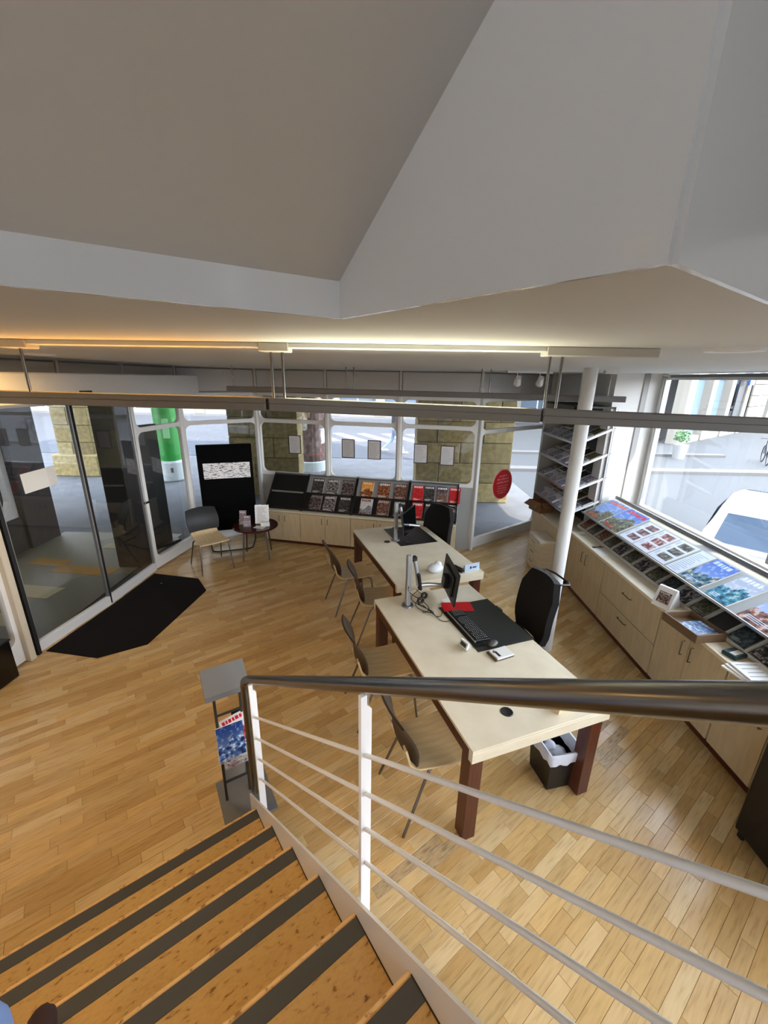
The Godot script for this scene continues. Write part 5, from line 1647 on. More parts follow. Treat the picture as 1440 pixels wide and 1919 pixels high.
# ---------------------------------------------------------------- corner with round table
func build_corner() -> void:
	var t := thing("round_coffee_table", "low round dark red coffee table in the corner", "table", v3(-1.97, 0, -5.93))
	var s := st_new()
	lathe(s, [Vector2(0, 0.52), Vector2(0.325, 0.52), Vector2(0.335, 0.512), Vector2(0.335, 0.495), Vector2(0.32, 0.49), Vector2(0, 0.49)], Vector3.ZERO, 48)
	obj("table_top", s, mat("table_red", Color(0.22, 0.07, 0.06), 0.22), t)
	for k in 4:
		var a := TAU * k / 4.0 + 0.6
		tobj("leg", [v3(cos(a) * 0.22, 0.49, sin(a) * 0.22), v3(cos(a) * 0.27, 0.0, sin(a) * 0.27)], 0.013, M.steel, t, 10)
	# papers on it
	var sg := thing("table_sign", "white upright printed card on the round table", "sign", v3(-1.88, 0.52, -6.0), 0.15)
	var tb := Basis(Vector3.RIGHT, -0.22)
	bobj("holder", v3(0, 0.005, 0.0), v3(0.2, 0.01, 0.09), M.clear_acrylic, sg)
	bobj("card", v3(0, 0.145, 0.0), v3(0.21, 0.29, 0.004), M.clear_acrylic, sg, 0.0, tb)
	var q := st_new()
	var off := tb * v3(0, 0, 0.004)
	quad(q, v3(0, 0.145, 0) + off + tb * v3(-0.1, -0.14, 0), v3(0, 0.145, 0) + off + tb * v3(0.1, -0.14, 0), v3(0, 0.145, 0) + off + tb * v3(0.1, 0.14, 0), v3(0, 0.145, 0) + off + tb * v3(-0.1, 0.14, 0), tb.z)
	obj("print", q, cover("sign_print", Color.WHITE, Color.WHITE, Color(0.62, 0.62, 0.62), Color(0.86, 0.86, 0.85), 5, 3), sg)
	for k in 2:
		var h := thing("leaflet_holder", ["tall clear leaflet holder with pinkish leaflets on the round table", "short clear leaflet holder in front of the taller one"][k], "leaflet holder", v3(-2.16 + 0.09 * k, 0.52, -5.95 + 0.09 * k), 0.1)
		var H := 0.21 if k == 0 else 0.16
		bobj("pocket", v3(0, 0.045, 0.03), v3(0.115, 0.09, 0.003), M.clear_acrylic, h)
		bobj("base", v3(0, 0.003, 0.01), v3(0.115, 0.006, 0.09), M.clear_acrylic, h)
		bobj("leaflets", v3(0, H * 0.5, 0), v3(0.10, H, 0.02), cover("hold_%d" % k, Color(0.5, 0.42, 0.45), Color(0.4, 0.32, 0.36), Color(0.62, 0.56, 0.6), Color(0.8, 0.76, 0.8), 100 + k, 2), h, 0.0, tb)
	var p1 := bobj("white_card", v3(-1.87, 0.522, -5.80), v3(0.16, 0.003, 0.1), M.paper, null, 0.0, Basis(Vector3.UP, -0.3))
	tag(p1, "white card lying flat on the round table", "card")
	var p2 := bobj("small_box", v3(-1.80, 0.553, -5.86), v3(0.13, 0.065, 0.03), M.paper, null, 0.002, Basis(Vector3.UP, 0.2))
	tag(p2, "small white box standing before the upright card", "box")
	# black display panel on a floor loop
	var dir := Vector2(0.9, -0.30).normalized()
	var d := thing("display_board", "tall black display panel with a white printed strip", "display panel", v3(-2.54, 0, -6.45), 0.33)
	bobj("panel", v3(0, 0.95, 0), v3(0.82, 1.42, 0.05), mat("panel_black", Color(0.03, 0.031, 0.033), 0.85, 0.0, 0.2), d, 0.006)
	var n := FastNoiseLite.new()
	n.seed = 77
	n.frequency = 0.5
	var im := Image.create(128, 48, false, Image.FORMAT_RGB8)
	for y in 48:
		for x in 128:
			var v := n.get_noise_2d(x * 0.09, y * 0.9) + 0.3 * n.get_noise_2d(x * 0.4, y * 2.2)
			im.set_pixel(x, y, Color(0.93, 0.93, 0.93) if v > -0.30 else Color(0.12, 0.12, 0.12))
	var pm := print_mat("strip_print", ImageTexture.create_from_image(im), 0.5)
	q = st_new()
	quad(q, v3(-0.335, 1.12, 0.0262), v3(0.365, 1.12, 0.0262), v3(0.365, 1.37, 0.0262), v3(-0.335, 1.37, 0.0262), Vector3.BACK)
	obj("printed_strip", q, pm, d)
	tobj("floor_loop", [v3(-0.36, 0.24, 0), v3(-0.36, 0.05, 0.02), v3(-0.34, 0.02, 0.10), v3(-0.30, 0.015, 0.34), v3(-0.22, 0.015, 0.38), v3(0.22, 0.015, 0.38), v3(0.30, 0.015, 0.34), v3(0.34, 0.02, 0.10), v3(0.36, 0.05, 0.02), v3(0.36, 0.24, 0)], 0.012, M.black, d, 8)

# ---------------------------------------------------------------- odds and ends
func build_small() -> void:
	# door mat
	var p := PackedVector2Array([Vector2(-3.39, -3.50), Vector2(-2.81, -3.405), Vector2(-2.44, -3.64), Vector2(-2.31, -4.79), Vector2(-2.55, -5.11), Vector2(-3.23, -5.24), Vector2(-3.285, -4.43)])
	var s := st_new()
	prism(s, p, 0.008, Transform3D(Basis(Vector3.RIGHT, PI / 2), v3(0, 0.0085, 0)))
	tag(obj("door_mat", s, M.mat_black), "large dark door mat with cut corners inside the entrance", "mat")
	var sc := bobj("coin", v3(-2.98, 0.0098, -4.95), v3(0.02, 0.002, 0.02), M.chrome, null, 0.0008)
	tag(sc, "tiny bright coin-like spot lying on the dark door mat", "coin")
	# black box at the left edge
	var b := thing("waste_box", "black glossy waste box by the window left of the door", "bin", v3(-3.42, 0, -3.0), -0.06)
	bobj("body", v3(0, 0.19, 0), v3(0.12, 0.38, 0.3), M.black_gloss, b, 0.01)
	bobj("lid", v3(0, 0.388, 0), v3(0.13, 0.016, 0.31), M.black, b, 0.004)
	# waste bin under the near desk with a white liner
	var wb := thing("waste_bin", "black square waste bin with a white liner under the near desk", "bin", v3(1.235, 0, -2.24), DESK_TURN - 0.12)
	s = st_new()
	var top := 0.125
	var bot := 0.105
	var H := 0.31
	for k in 4:
		var a := Basis(Vector3.UP, k * PI / 2)
		var n := a * v3(0, -0.06, 1).normalized()
		quad(s, a * v3(-bot, 0, bot), a * v3(bot, 0, bot), a * v3(top, H, top), a * v3(-top, H, top), n)
		quad(s, a * v3(-bot + 0.006, 0.006, bot - 0.006), a * v3(bot - 0.006, 0.006, bot - 0.006), a * v3(top - 0.006, H, top - 0.006), a * v3(-top + 0.006, H, top - 0.006), -n)
		quad(s, a * v3(-top, H, top), a * v3(top, H, top), a * v3(top - 0.006, H, top - 0.006), a * v3(-top + 0.006, H, top - 0.006), Vector3.UP)
	quad(s, v3(-bot, 0.003, -bot), v3(bot, 0.003, -bot), v3(bot, 0.003, bot), v3(-bot, 0.003, bot), Vector3.UP)
	obj("body", s, M.black, wb)
	var lm := mat("liner", Color(0.80, 0.82, 0.86), 0.35)
	lm.cull_mode = BaseMaterial3D.CULL_DISABLED
	s = st_new()
	var r := RandomNumberGenerator.new()
	r.seed = 31
	var pts := []
	for i in 33:
		var a := TAU * i / 32.0
		var sq := 1.0 / maxf(absf(cos(a)), absf(sin(a)))
		var w := 1.0 + 0.03 * sin(a * 9.0)
		pts.append([v3(cos(a) * sq * 0.128 * w, H - 0.06 - 0.03 * r.randf(), sin(a) * sq * 0.128 * w), v3(cos(a) * sq * 0.131, H + 0.006, sin(a) * sq * 0.131), v3(cos(a) * sq * 0.112, H + 0.004, sin(a) * sq * 0.112), v3(cos(a) * sq * 0.09 * w, H - 0.07, sin(a) * sq * 0.09 * w)])
	sheet(s, pts, 0.0015)
	obj("liner", s, lm, wb)
	var cp := thing("crumpled_paper", "crumpled bluish white paper in the waste bin", "paper", v3(1.235, 0.20, -2.24))
	s = st_new()
	ball(s, v3(0.01, 0.0, 0.01), v3(0.075, 0.05, 0.06), Basis(Vector3.UP, 0.3), 8)
	ball(s, v3(-0.03, 0.035, -0.02), v3(0.045, 0.04, 0.05), Basis(Vector3.BACK, 0.6), 6)
	obj("ball", s, lm, cp)
	# black suitcase at the right edge
	var sc2 := thing("suitcase", "tall black suitcase standing against the counter near the stairs", "suitcase", v3(2.335, 0, -1.62), 0.0)
	bobj("shell", v3(0, 0.41, 0), v3(0.24, 0.74, 0.5), M.black, sc2, 0.035)
	bobj("seam", v3(0, 0.41, 0), v3(0.02, 0.745, 0.506), M.rubber, sc2, 0.02)
	for q in [[-0.1, -0.2], [-0.1, 0.2], [0.1, -0.2], [0.1, 0.2]]:
		bobj("wheel", v3(q[0] * 0.8, 0.02, q[1]), v3(0.03, 0.04, 0.04), M.rubber, sc2, 0.008)
	tobj("handle", [v3(-0.02, 0.77, -0.08), v3(-0.02, 0.81, -0.07), v3(-0.02, 0.81, 0.07), v3(-0.02, 0.77, 0.08)], 0.01, M.black, sc2, 8)
	tobj("side_handle", [v3(-0.115, 0.50, -0.09), v3(-0.145, 0.50, -0.07), v3(-0.145, 0.50, 0.07), v3(-0.115, 0.50, 0.09)], 0.01, M.black, sc2, 8)
	brochure_stand()

func brochure_stand() -> void:
	var o := thing("brochure_stand", "grey metal floor stand with a slanted header at the foot of the stairs", "stand", v3(-0.94, 0, -2.035), 0.55)
	var grey := mat("stand_grey", Color(0.44, 0.45, 0.46), 0.5, 0.2)
	var dark := mat("stand_dark", Color(0.24, 0.235, 0.23), 0.45, 0.5)
	bobj("base_plate", v3(0.04, 0.006, 0.03), v3(0.32, 0.012, 0.38), grey, o, 0.002)
	for x in [-0.075, 0.075]:
		bobj("upright", v3(x, 0.47, 0), v3(0.016, 0.93, 0.016), dark, o, 0.002)
	for y in [0.16, 0.70]:
		bobj("crossbar", v3(0, y, 0), v3(0.15, 0.014, 0.012), dark, o, 0.002)
	bobj("back_sheet", v3(0, 0.27, -0.008), v3(0.136, 0.23, 0.004), mat("stand_sheet", Color(0.50, 0.49, 0.46), 0.5), o)
	var s := st_new()
	prism(s, PackedVector2Array([Vector2(-0.085, 0.93), Vector2(0.06, 0.87), Vector2(0.075, 0.88), Vector2(0.075, 0.915), Vector2(-0.075, 1.0), Vector2(-0.085, 0.99)]), 0.25, Transform3D(Basis(v3(0, 0, 1), v3(0, 1, 0), v3(1, 0, 0)), v3(-0.125, 0, 0)))
	obj("header", s, grey, o)
	bobj("pocket", v3(0, 0.395, 0.035), v3(0.20, 0.08, 0.003), M.clear_acrylic, o)
	bobj("pocket", v3(0, 0.39, -0.035), v3(0.20, 0.08, 0.003), M.clear_acrylic, o)
	var list := [["blue magazine with white waves on the near side of the stand", v3(-0.01, 0.50, 0.022), 0.16, 0.24, cover("stand_blue", Color(0.05, 0.20, 0.46), Color(0.10, 0.28, 0.55), Color(0.72, 0.78, 0.86), Color(0.10, 0.24, 0.5), 111, 0), 0.0],
		["red and white leaflet behind the blue magazine on the stand", v3(0.03, 0.56, 0.010), 0.15, 0.22, cover("stand_red", Color(0.8, 0.78, 0.8), Color(0.70, 0.16, 0.18), Color(0.86, 0.80, 0.80), Color(0.7, 0.1, 0.14), 112, 0), 0.2],
		["pale grey leaflet low on the stand", v3(0.01, 0.375, 0.028), 0.15, 0.14, cover("stand_pale", Color(0.62, 0.62, 0.63), Color(0.66, 0.65, 0.65), Color(0.55, 0.54, 0.55), Color(0.55, 0.12, 0.14), 113, 0), 0.0],
		["dark blue magazine on the far side of the stand", v3(0.085, 0.56, -0.02), 0.14, 0.22, cover("stand_navy", Color(0.06, 0.08, 0.16), Color(0.05, 0.06, 0.06), Color(0.16, 0.15, 0.12), Color(0.2, 0.24, 0.5), 114, 2), 0.0],
		["white leaflet on the far side of the stand", v3(0.10, 0.42, -0.02), 0.12, 0.16, cover("stand_white", Color(0.76, 0.77, 0.82), Color(0.72, 0.73, 0.78), Color(0.8, 0.8, 0.84), Color(0.6, 0.6, 0.68), 115, 3), 0.0]]
	for q in list:
		var m := magazine("stand_brochure", q[2], q[3], 0.006, q[4])
		var b := Basis(Vector3.BACK, q[5]) * Basis(Vector3.RIGHT, PI / 2 - 0.10)
		lay(m, o.transform * Transform3D(b, q[1]))
		tag(m, q[0], "brochure", "brochures in the floor stand")

# ---------------------------------------------------------------- outside
func stone_pillar(called: String, label: String, c: Vector3, s: Vector3, turn := 0.0) -> void:
	var o := thing(called, label, "pillar", c, turn, "sandstone arcade pillars")
	var core := bobj("core", v3(0, s.y * 0.5, 0), v3(s.x - 0.05, s.y, s.z - 0.05), mat("mortar", Color(0.27, 0.24, 0.17), 0.95), o)
	core.set_meta("label", "mortar core")
	var r := RandomNumberGenerator.new()
	r.seed = int(c.x * 100) + 9
	var ch := 0.46
	var rows := int(s.y / ch)
	for k in rows:
		var x := -s.x * 0.5
		var off := 0.0 if k % 2 == 0 else 0.5
		var first := true
		while x < s.x * 0.5 - 0.02:
			var w := r.randf_range(0.75, 1.05)
			if first and off > 0: w *= 0.55
			first = false
			w = minf(w, s.x * 0.5 - x)
			if s.x * 0.5 - x - w < 0.25: w = s.x * 0.5 - x
			bobj("stone_block", v3(x + w * 0.5, (k + 0.5) * ch, 0), v3(w - 0.012, ch - 0.012, s.z), M["stone_%d" % (r.randi() % 4)], o, 0.012)
			x += w

func build_outside() -> void:
	for k in 4:
		var m := mat("stone_%d" % k, [Color(0.52, 0.47, 0.31), Color(0.49, 0.44, 0.28), Color(0.55, 0.50, 0.33), Color(0.47, 0.42, 0.27)][k], 0.9)
		m.albedo_texture = noise_tex(120 + k, 0.02, [[0.0, Color(0.72, 0.70, 0.66)], [1.0, Color(1, 1, 1)]], 256, 256, 5)
		m.uv1_triplanar = true
		m.uv1_scale = v3(1.3, 1.3, 1.3)
	var pave := mat("pavement", Color(0.325, 0.335, 0.35), 0.85)
	pave.albedo_texture = noise_tex(131, 0.01, [[0.0, Color(0.82, 0.82, 0.82)], [1.0, Color(1, 1, 1)]], 512, 512, 6)
	pave.uv1_triplanar = true
	pave.uv1_scale = v3(0.3, 0.3, 0.3)
	var road := mat("asphalt", Color(0.245, 0.262, 0.295), 0.85)
	road.albedo_texture = noise_tex(132, 0.02, [[0.0, Color(0.8, 0.8, 0.8)], [1.0, Color(1, 1, 1)]], 512, 512, 6)
	road.uv1_triplanar = true
	road.uv1_scale = v3(0.25, 0.25, 0.25)
	tag(bobj("ground", v3(-18.2, -0.08, -29.0), v3(43.6, 0.1, 62.0), pave), "grey paved ground around the shop front and street", "pavement", "", "structure")
	tag(bobj("ground", v3(24.0, -0.41, -29.0), v3(40.0, 0.1, 62.0), mat("plaza", Color(0.175, 0.192, 0.208), 0.8)), "light paved square outside the side window", "pavement", "", "structure")
	tag(bobj("road", v3(-18.2, -0.022, -22.0), v3(43.0, 0.012, 15.0), road), "grey street beyond the arcade pillars", "road", "", "structure")
	for q in [[-14.6, "near", 0.5], [-18.2, "far", 0.35]]:
		tag(bobj("kerb", v3(9.5, -0.31, q[0]), v3(11.0, 0.12, q[2]), mat("kerb_stone", Color(0.28, 0.285, 0.29), 0.8), null, 0.01), "%s pale kerb beyond the angled window" % q[1], "kerb", "kerbs beyond the angled window")
	for k in 7:
		var o := bobj("road_stripe", v3(-3.0 + k * 1.25, -0.014, -20.0), v3(0.5, 0.004, 3.2), mat("road_paint", Color(0.45, 0.45, 0.46), 0.7), null, 0.0, Basis(Vector3.UP, 0.5))
		tag(o, "%s white crossing stripe on the street, counted from the advertising column" % ordinal(k), "road marking", "crossing stripes")
	# passage floor by the door: dark slabs with worn yellow markings
	tag(bobj("passage_floor", v3(-4.65, -0.024, -4.2), v3(2.1, 0.012, 5.3), mat("passage_slab", Color(0.44, 0.43, 0.36), 0.5)), "dark slab floor of the passage outside the door", "floor", "", "structure")
	var marks := [[-5.0, -5.6, 0.55, 0.22, true], [-4.3, -5.35, 0.9, 0.25, true], [-4.75, -4.75, 1.1, 0.28, false], [-4.1, -6.2, 1.0, 0.2, false], [-4.6, -4.1, 0.9, 0.22, false]]
	for k in marks.size():
		var q: Array = marks[k]
		var o := bobj("floor_marking", v3(q[0], -0.0165, q[1]), v3(q[2], 0.003, q[3]), mat("mark_yellow", Color(0.62, 0.47, 0.16), 0.7) if q[4] else mat("mark_pale", Color(0.66, 0.63, 0.5), 0.7), null, 0.0, Basis(Vector3.UP, -0.12))
		tag(o, ["short ochre stripe beside the dark plinth in the passage", "long ochre stripe in the passage", "long pale stripe in the middle of the passage floor", "pale stripe farthest out in the passage", "pale stripe nearest the door in the passage"][k], "floor marking", "stripes on the passage floor")
	stone_pillar("stone_pillar", "broad sandstone pillar behind the corner pane and first back window", v3(-2.80, -0.03, -9.75), v3(1.6, 4.6, 0.6))
	stone_pillar("stone_pillar", "broad sandstone pillar behind the last back window and angled pane", v3(1.78, -0.03, -9.65), v3(2.15, 4.6, 0.9))
	stone_pillar("stone_pillar", "pale sandstone pillar with a low plinth seen through the door", v3(-8.45, -0.03, -11.6), v3(1.0, 4.6, 0.9))
	var pl := thing("pillar_plinth", "pale stone plinth at the foot of the pillar seen through the door", "plinth", v3(-8.45, -0.03, -11.6))
	bobj("block", v3(0, 0.3, 0), v3(1.25, 0.6, 1.15), M.stone_2, pl, 0.03)
	# far side of the passage: dark plinth wall and another rounded shop window
	var ow := thing("wall_passage", "opposite shop front of the passage with a dark plinth", "wall", v3(-5.75, -0.03, 3.0), PI / 2, "", "structure")
	var dk := mat("dark_brown_stone", Color(0.10, 0.065, 0.045), 0.4)
	bobj("plinth", v3(4.85, 0.27, -0.1), v3(9.7, 0.54, 0.3), dk, ow, 0.01)
	bobj("corner_post", v3(9.4, 1.6, -0.1), v3(0.6, 3.2, 0.4), dk, ow, 0.01)
	var s := st_new()
	ring(s, 4.5, 9.1, 0.54, 2.9, 0.08, 0.08, 0.08, 0.08, 0.25, -0.1, 0.1)
	obj("window_frame", s, M.frame_white, ow)
	bobj("window_glass", v3(6.8, 1.7, -0.05), v3(4.5, 2.2, 0.01), M.glass, ow)
	bobj("lintel", v3(4.85, 2.95, -0.1), v3(9.7, 0.1, 0.3), mat("wall_beige", Color(0.55, 0.52, 0.46), 0.8), ow)
	bobj("room_back", v3(4.85, 1.5, -1.9), v3(9.7, 3.0, 0.1), mat("pale_blue_wall", Color(0.42, 0.48, 0.52), 0.7), ow)
	bobj("solid_wall", v3(2.2, 1.5, -0.1), v3(4.6, 3.0, 0.25), mat("wall_beige", Color(0.55, 0.52, 0.46), 0.8), ow)
	var wc := thing("white_cupboard", "white cupboard with two dark panels in the opposite shop window", "cupboard", v3(-6.5, 0.62, -5.3), PI / 2 - 0.1)
	bobj("body", v3(0, 0.6, 0), v3(1.3, 1.2, 0.5), M.frame_white, wc, 0.02)
	for x in [-0.25, 0.2]:
		bobj("dark_panel", v3(x, 0.82, 0.255), v3(0.22, 0.5, 0.02), mat("slate", Color(0.14, 0.17, 0.2), 0.4), wc)
	var ol := thing("ceiling_lamp", "flat lamp in the ceiling of the opposite shop", "lamp", v3(-6.6, 2.86, -4.6))
	bobj("frame", Vector3.ZERO, v3(0.62, 0.04, 1.22), M.white_plastic, ol, 0.004)
	bobj("lamp_diffuser", v3(0, -0.022, 0), v3(0.56, 0.006, 1.16), glow("opposite_glow", Color(0.95, 0.98, 1.0), 2.0), ol)
	area("light", v3(0, -0.03, 0), Vector2(0.56, 1.16), Vector3.DOWN, Color(0.95, 0.98, 1.0), 2.5, ol)
	# dark post and black panel just outside the fixed pane
	tag(bobj("dark_pier", v3(-3.72, 1.45, -5.62), v3(0.32, 2.95, 0.3), dk, null, 0.01), "dark brown stone pier right outside the sliding door", "pier")
	var bp := thing("black_board", "tall black notice board outside the fixed pane", "notice board", v3(-3.75, -0.03, -6.35), 1.2)
	bobj("board", v3(0, 1.0, 0), v3(0.5, 1.95, 0.08), M.black, bp, 0.01)
	bobj("foot", v3(0, 0.02, 0), v3(0.6, 0.04, 0.35), M.black, bp, 0.006)
	# green pillar box by the street
	var gk := thing("green_pillar_box", "bright green rounded pillar with a pale base by the street", "kiosk", v3(-5.75, -0.03, -10.9))
	s = st_new()
	lathe(s, [Vector2(0.30, 0.0), Vector2(0.33, 0.04), Vector2(0.31, 0.5), Vector2(0.27, 0.55)], Vector3.ZERO, 24)
	obj("base", s, mat("kiosk_grey", Color(0.62, 0.66, 0.66), 0.5), gk)
	s = st_new()
	lathe(s, [Vector2(0.27, 0.55), Vector2(0.29, 0.7), Vector2(0.29, 1.9), Vector2(0.22, 2.1), Vector2(0.0, 2.16)], Vector3.ZERO, 24)
	obj("body", s, mat("kiosk_green", Color(0.16, 0.55, 0.22), 0.4), gk)
	s = st_new()
	box(s, v3(0.1, 1.4, 0.27), v3(0.2, 0.5, 0.03), Basis(), 0.01)
	obj("front_panel", s, mat("kiosk_pale", Color(0.45, 0.72, 0.5), 0.4), gk)
	bobj("slot", v3(0.15, 0.32, 0.30), v3(0.06, 0.12, 0.02), M.black, gk)
	# advertising column
	var ad := thing("advertising_column", "round advertising column pasted with red and brown posters", "advertising column", v3(-2.28, -0.03, -12.6))
	var r := RandomNumberGenerator.new()
	r.seed = 3
	var n := FastNoiseLite.new()
	n.seed = 12
	n.frequency = 0.09
	var im := Image.create(192, 128, false, Image.FORMAT_RGB8)
	im.fill(Color(0.3, 0.22, 0.2))
	for k in 26:
		var c: Color = [Color(0.62, 0.2, 0.14), Color(0.3, 0.22, 0.2), Color(0.7, 0.6, 0.5), Color(0.58, 0.32, 0.2), Color(0.72, 0.72, 0.7), Color(0.36, 0.3, 0.28)][r.randi() % 6]
		im.fill_rect(Rect2i(r.randi() % 180, r.randi() % 110, 18 + r.randi() % 16, 22 + r.randi() % 16), c)
	for y in 128:
		for x in 192:
			im.set_pixel(x, y, im.get_pixel(x, y) * (1.0 + 0.6 * n.get_noise_2d(x, y)))
	var am := print_mat("posters", ImageTexture.create_from_image(im), 0.6)
	s = st_new()
	for k in 24:
		var a0 := TAU * k / 24.0
		var a1 := TAU * (k + 1) / 24.0
		var p0 := v3(cos(a0) * 0.45, 0.3, sin(a0) * 0.45)
		var p1 := v3(cos(a1) * 0.45, 0.3, sin(a1) * 0.45)
		var nn := v3(cos((a0 + a1) * 0.5), 0, sin((a0 + a1) * 0.5))
		var u0 := float(k) / 24.0
		var u1 := float(k + 1) / 24.0
		tri(s, p0, p1, p1 + v3(0, 2.6, 0), nn, Vector2(u0, 1), Vector2(u1, 1), Vector2(u1, 0))
		tri(s, p0, p1 + v3(0, 2.6, 0), p0 + v3(0, 2.6, 0), nn, Vector2(u0, 1), Vector2(u1, 0), Vector2(u0, 0))
	obj("poster_drum", s, am, ad)
	s = st_new()
	lathe(s, [Vector2(0.5, 0.0), Vector2(0.5, 0.28), Vector2(0.46, 0.3), Vector2(0.44, 0.3)], Vector3.ZERO, 24)
	obj("base", s, mat("kiosk_grey", Color(0.62, 0.66, 0.66), 0.5), ad)
	s = st_new()
	lathe(s, [Vector2(0.45, 2.9), Vector2(0.55, 2.95), Vector2(0.5, 3.05), Vector2(0.0, 3.3)], Vector3.ZERO, 24)
	obj("cap", s, mat("kiosk_cap", Color(0.12, 0.16, 0.14), 0.5), ad)
	buildings()
	car()
	square_things()

func facade(label: String, p0: Vector2, p1: Vector2, y0: float, bays: int, h: float, wallm: Material, winm: Material) -> Node3D:
	var d := p1 - p0
	var L := d.length()
	var o := thing("building", label, "building", v3(p0.x, y0, p0.y), atan2(-d.y, d.x))
	bobj("wall", v3(L * 0.5, h * 0.5 + 2.0, -4.2), v3(L, h - 4.0, 8.0), wallm, o)
	bobj("shop_back", v3(L * 0.5, 2.0, -1.6), v3(L, 4.0, 0.2), mat("shop_grey", Color(0.55, 0.57, 0.60), 0.8), o)
	bobj("plinth", v3(L * 0.5, 0.15, -0.1), v3(L, 0.3, 0.3), mat("plinth_grey", Color(0.5, 0.5, 0.5), 0.8), o)
	for k in bays + 1:
		bobj("pier", v3(L * k / bays, 2.0, -0.15), v3(0.7, 4.0, 0.6), wallm, o, 0.02)
	for k in bays:
		var w := L / bays - 0.7
		var win := bobj("shop_window", v3(L * (k + 0.5) / bays, 1.9, -0.3), v3(w, 3.2, 0.05), winm, o)
		bobj("glazing_bar", v3(0, 0, 0.04), v3(0.08, 3.2, 0.06), M.frame_white, win)
		bobj("fascia", v3(0, 1.75, 0.06), v3(w, 0.5, 0.1), M.frame_white, win)
	for fl in 3:
		for k in bays:
			var x := L * (k + 0.5) / bays
			var win := bobj("window", v3(x, 6.0 + fl * 3.4, -0.22), v3(1.3, 2.0, 0.1), winm, o)
			bobj("surround", v3(0, -1.05, 0.08), v3(1.6, 0.12, 0.2), wallm, win)
	return o

func buildings() -> void:
	var pale := mat("pale_stone", Color(0.45, 0.44, 0.41), 0.85)
	var glassy := mat("shop_glass", Color(0.30, 0.36, 0.42), 0.12)
	facade("long pale building with shop windows across the street", Vector2(-34, -31.5), Vector2(13, -31.5), -0.03, 14, 16.0, pale, glassy)
	facade("pale building at the left end of the street", Vector2(-33, -2), Vector2(-30.5, -26), -0.03, 8, 16.0, mat("pale_stone_b", Color(0.45, 0.44, 0.42), 0.85), glassy)
	var b := facade("sunlit pale building across the square with a blue sign", Vector2(15.5, -22.0), Vector2(34.0, -36.0), -0.36, 7, 15.0, mat("white_stone", Color(0.50, 0.48, 0.44), 0.85), mat("shop_glass_blue", Color(0.35, 0.43, 0.52), 0.15))
	bobj("blue_sign", v3(8.9, 3.6, 0.4), v3(1.0, 1.1, 0.12), mat("sign_blue", Color(0.10, 0.28, 0.66), 0.4), b, 0.02)
	bobj("door_recess", v3(8.9, 1.7, 0.0), v3(1.5, 3.2, 0.1), mat("dark_door", Color(0.10, 0.11, 0.13), 0.5), b)
	for k in 5:
		for j in 3:
			bobj("stone_block", v3(11.3 + j * 1.35, 0.6 + k * 0.72, 0.18), v3(1.32, 0.69, 0.12), mat("white_stone", Color(0.60, 0.58, 0.53), 0.85), b, 0.02)

func loft(st: SurfaceTool, rings: Array) -> void:
	var N: int = rings[0].size()
	var nr := []
	for i in rings.size():
		var row := []
		for j in N:
			var du: Vector3 = rings[mini(i + 1, rings.size() - 1)][j] - rings[maxi(i - 1, 0)][j]
			var dv: Vector3 = rings[i][(j + 1) % N] - rings[i][(j + N - 1) % N]
			var n := du.cross(dv).normalized()
			row.append(n)
		nr.append(row)
	for i in rings.size() - 1:
		for j in N:
			var k := (j + 1) % N
			tri3(st, rings[i][j], rings[i + 1][j], rings[i + 1][k], nr[i][j], nr[i + 1][j], nr[i + 1][k])
			tri3(st, rings[i][j], rings[i + 1][k], rings[i][k], nr[i][j], nr[i + 1][k], nr[i][k])
	for e in [0, rings.size() - 1]:
		var c := Vector3.ZERO
		for p in rings[e]:
			c += p / N
		var out: Vector3 = (rings[e][0] - rings[1 if e == 0 else e - 1][0]).normalized()
		for j in N:
			tri(st, c, rings[e][j], rings[e][(j + 1) % N], out)

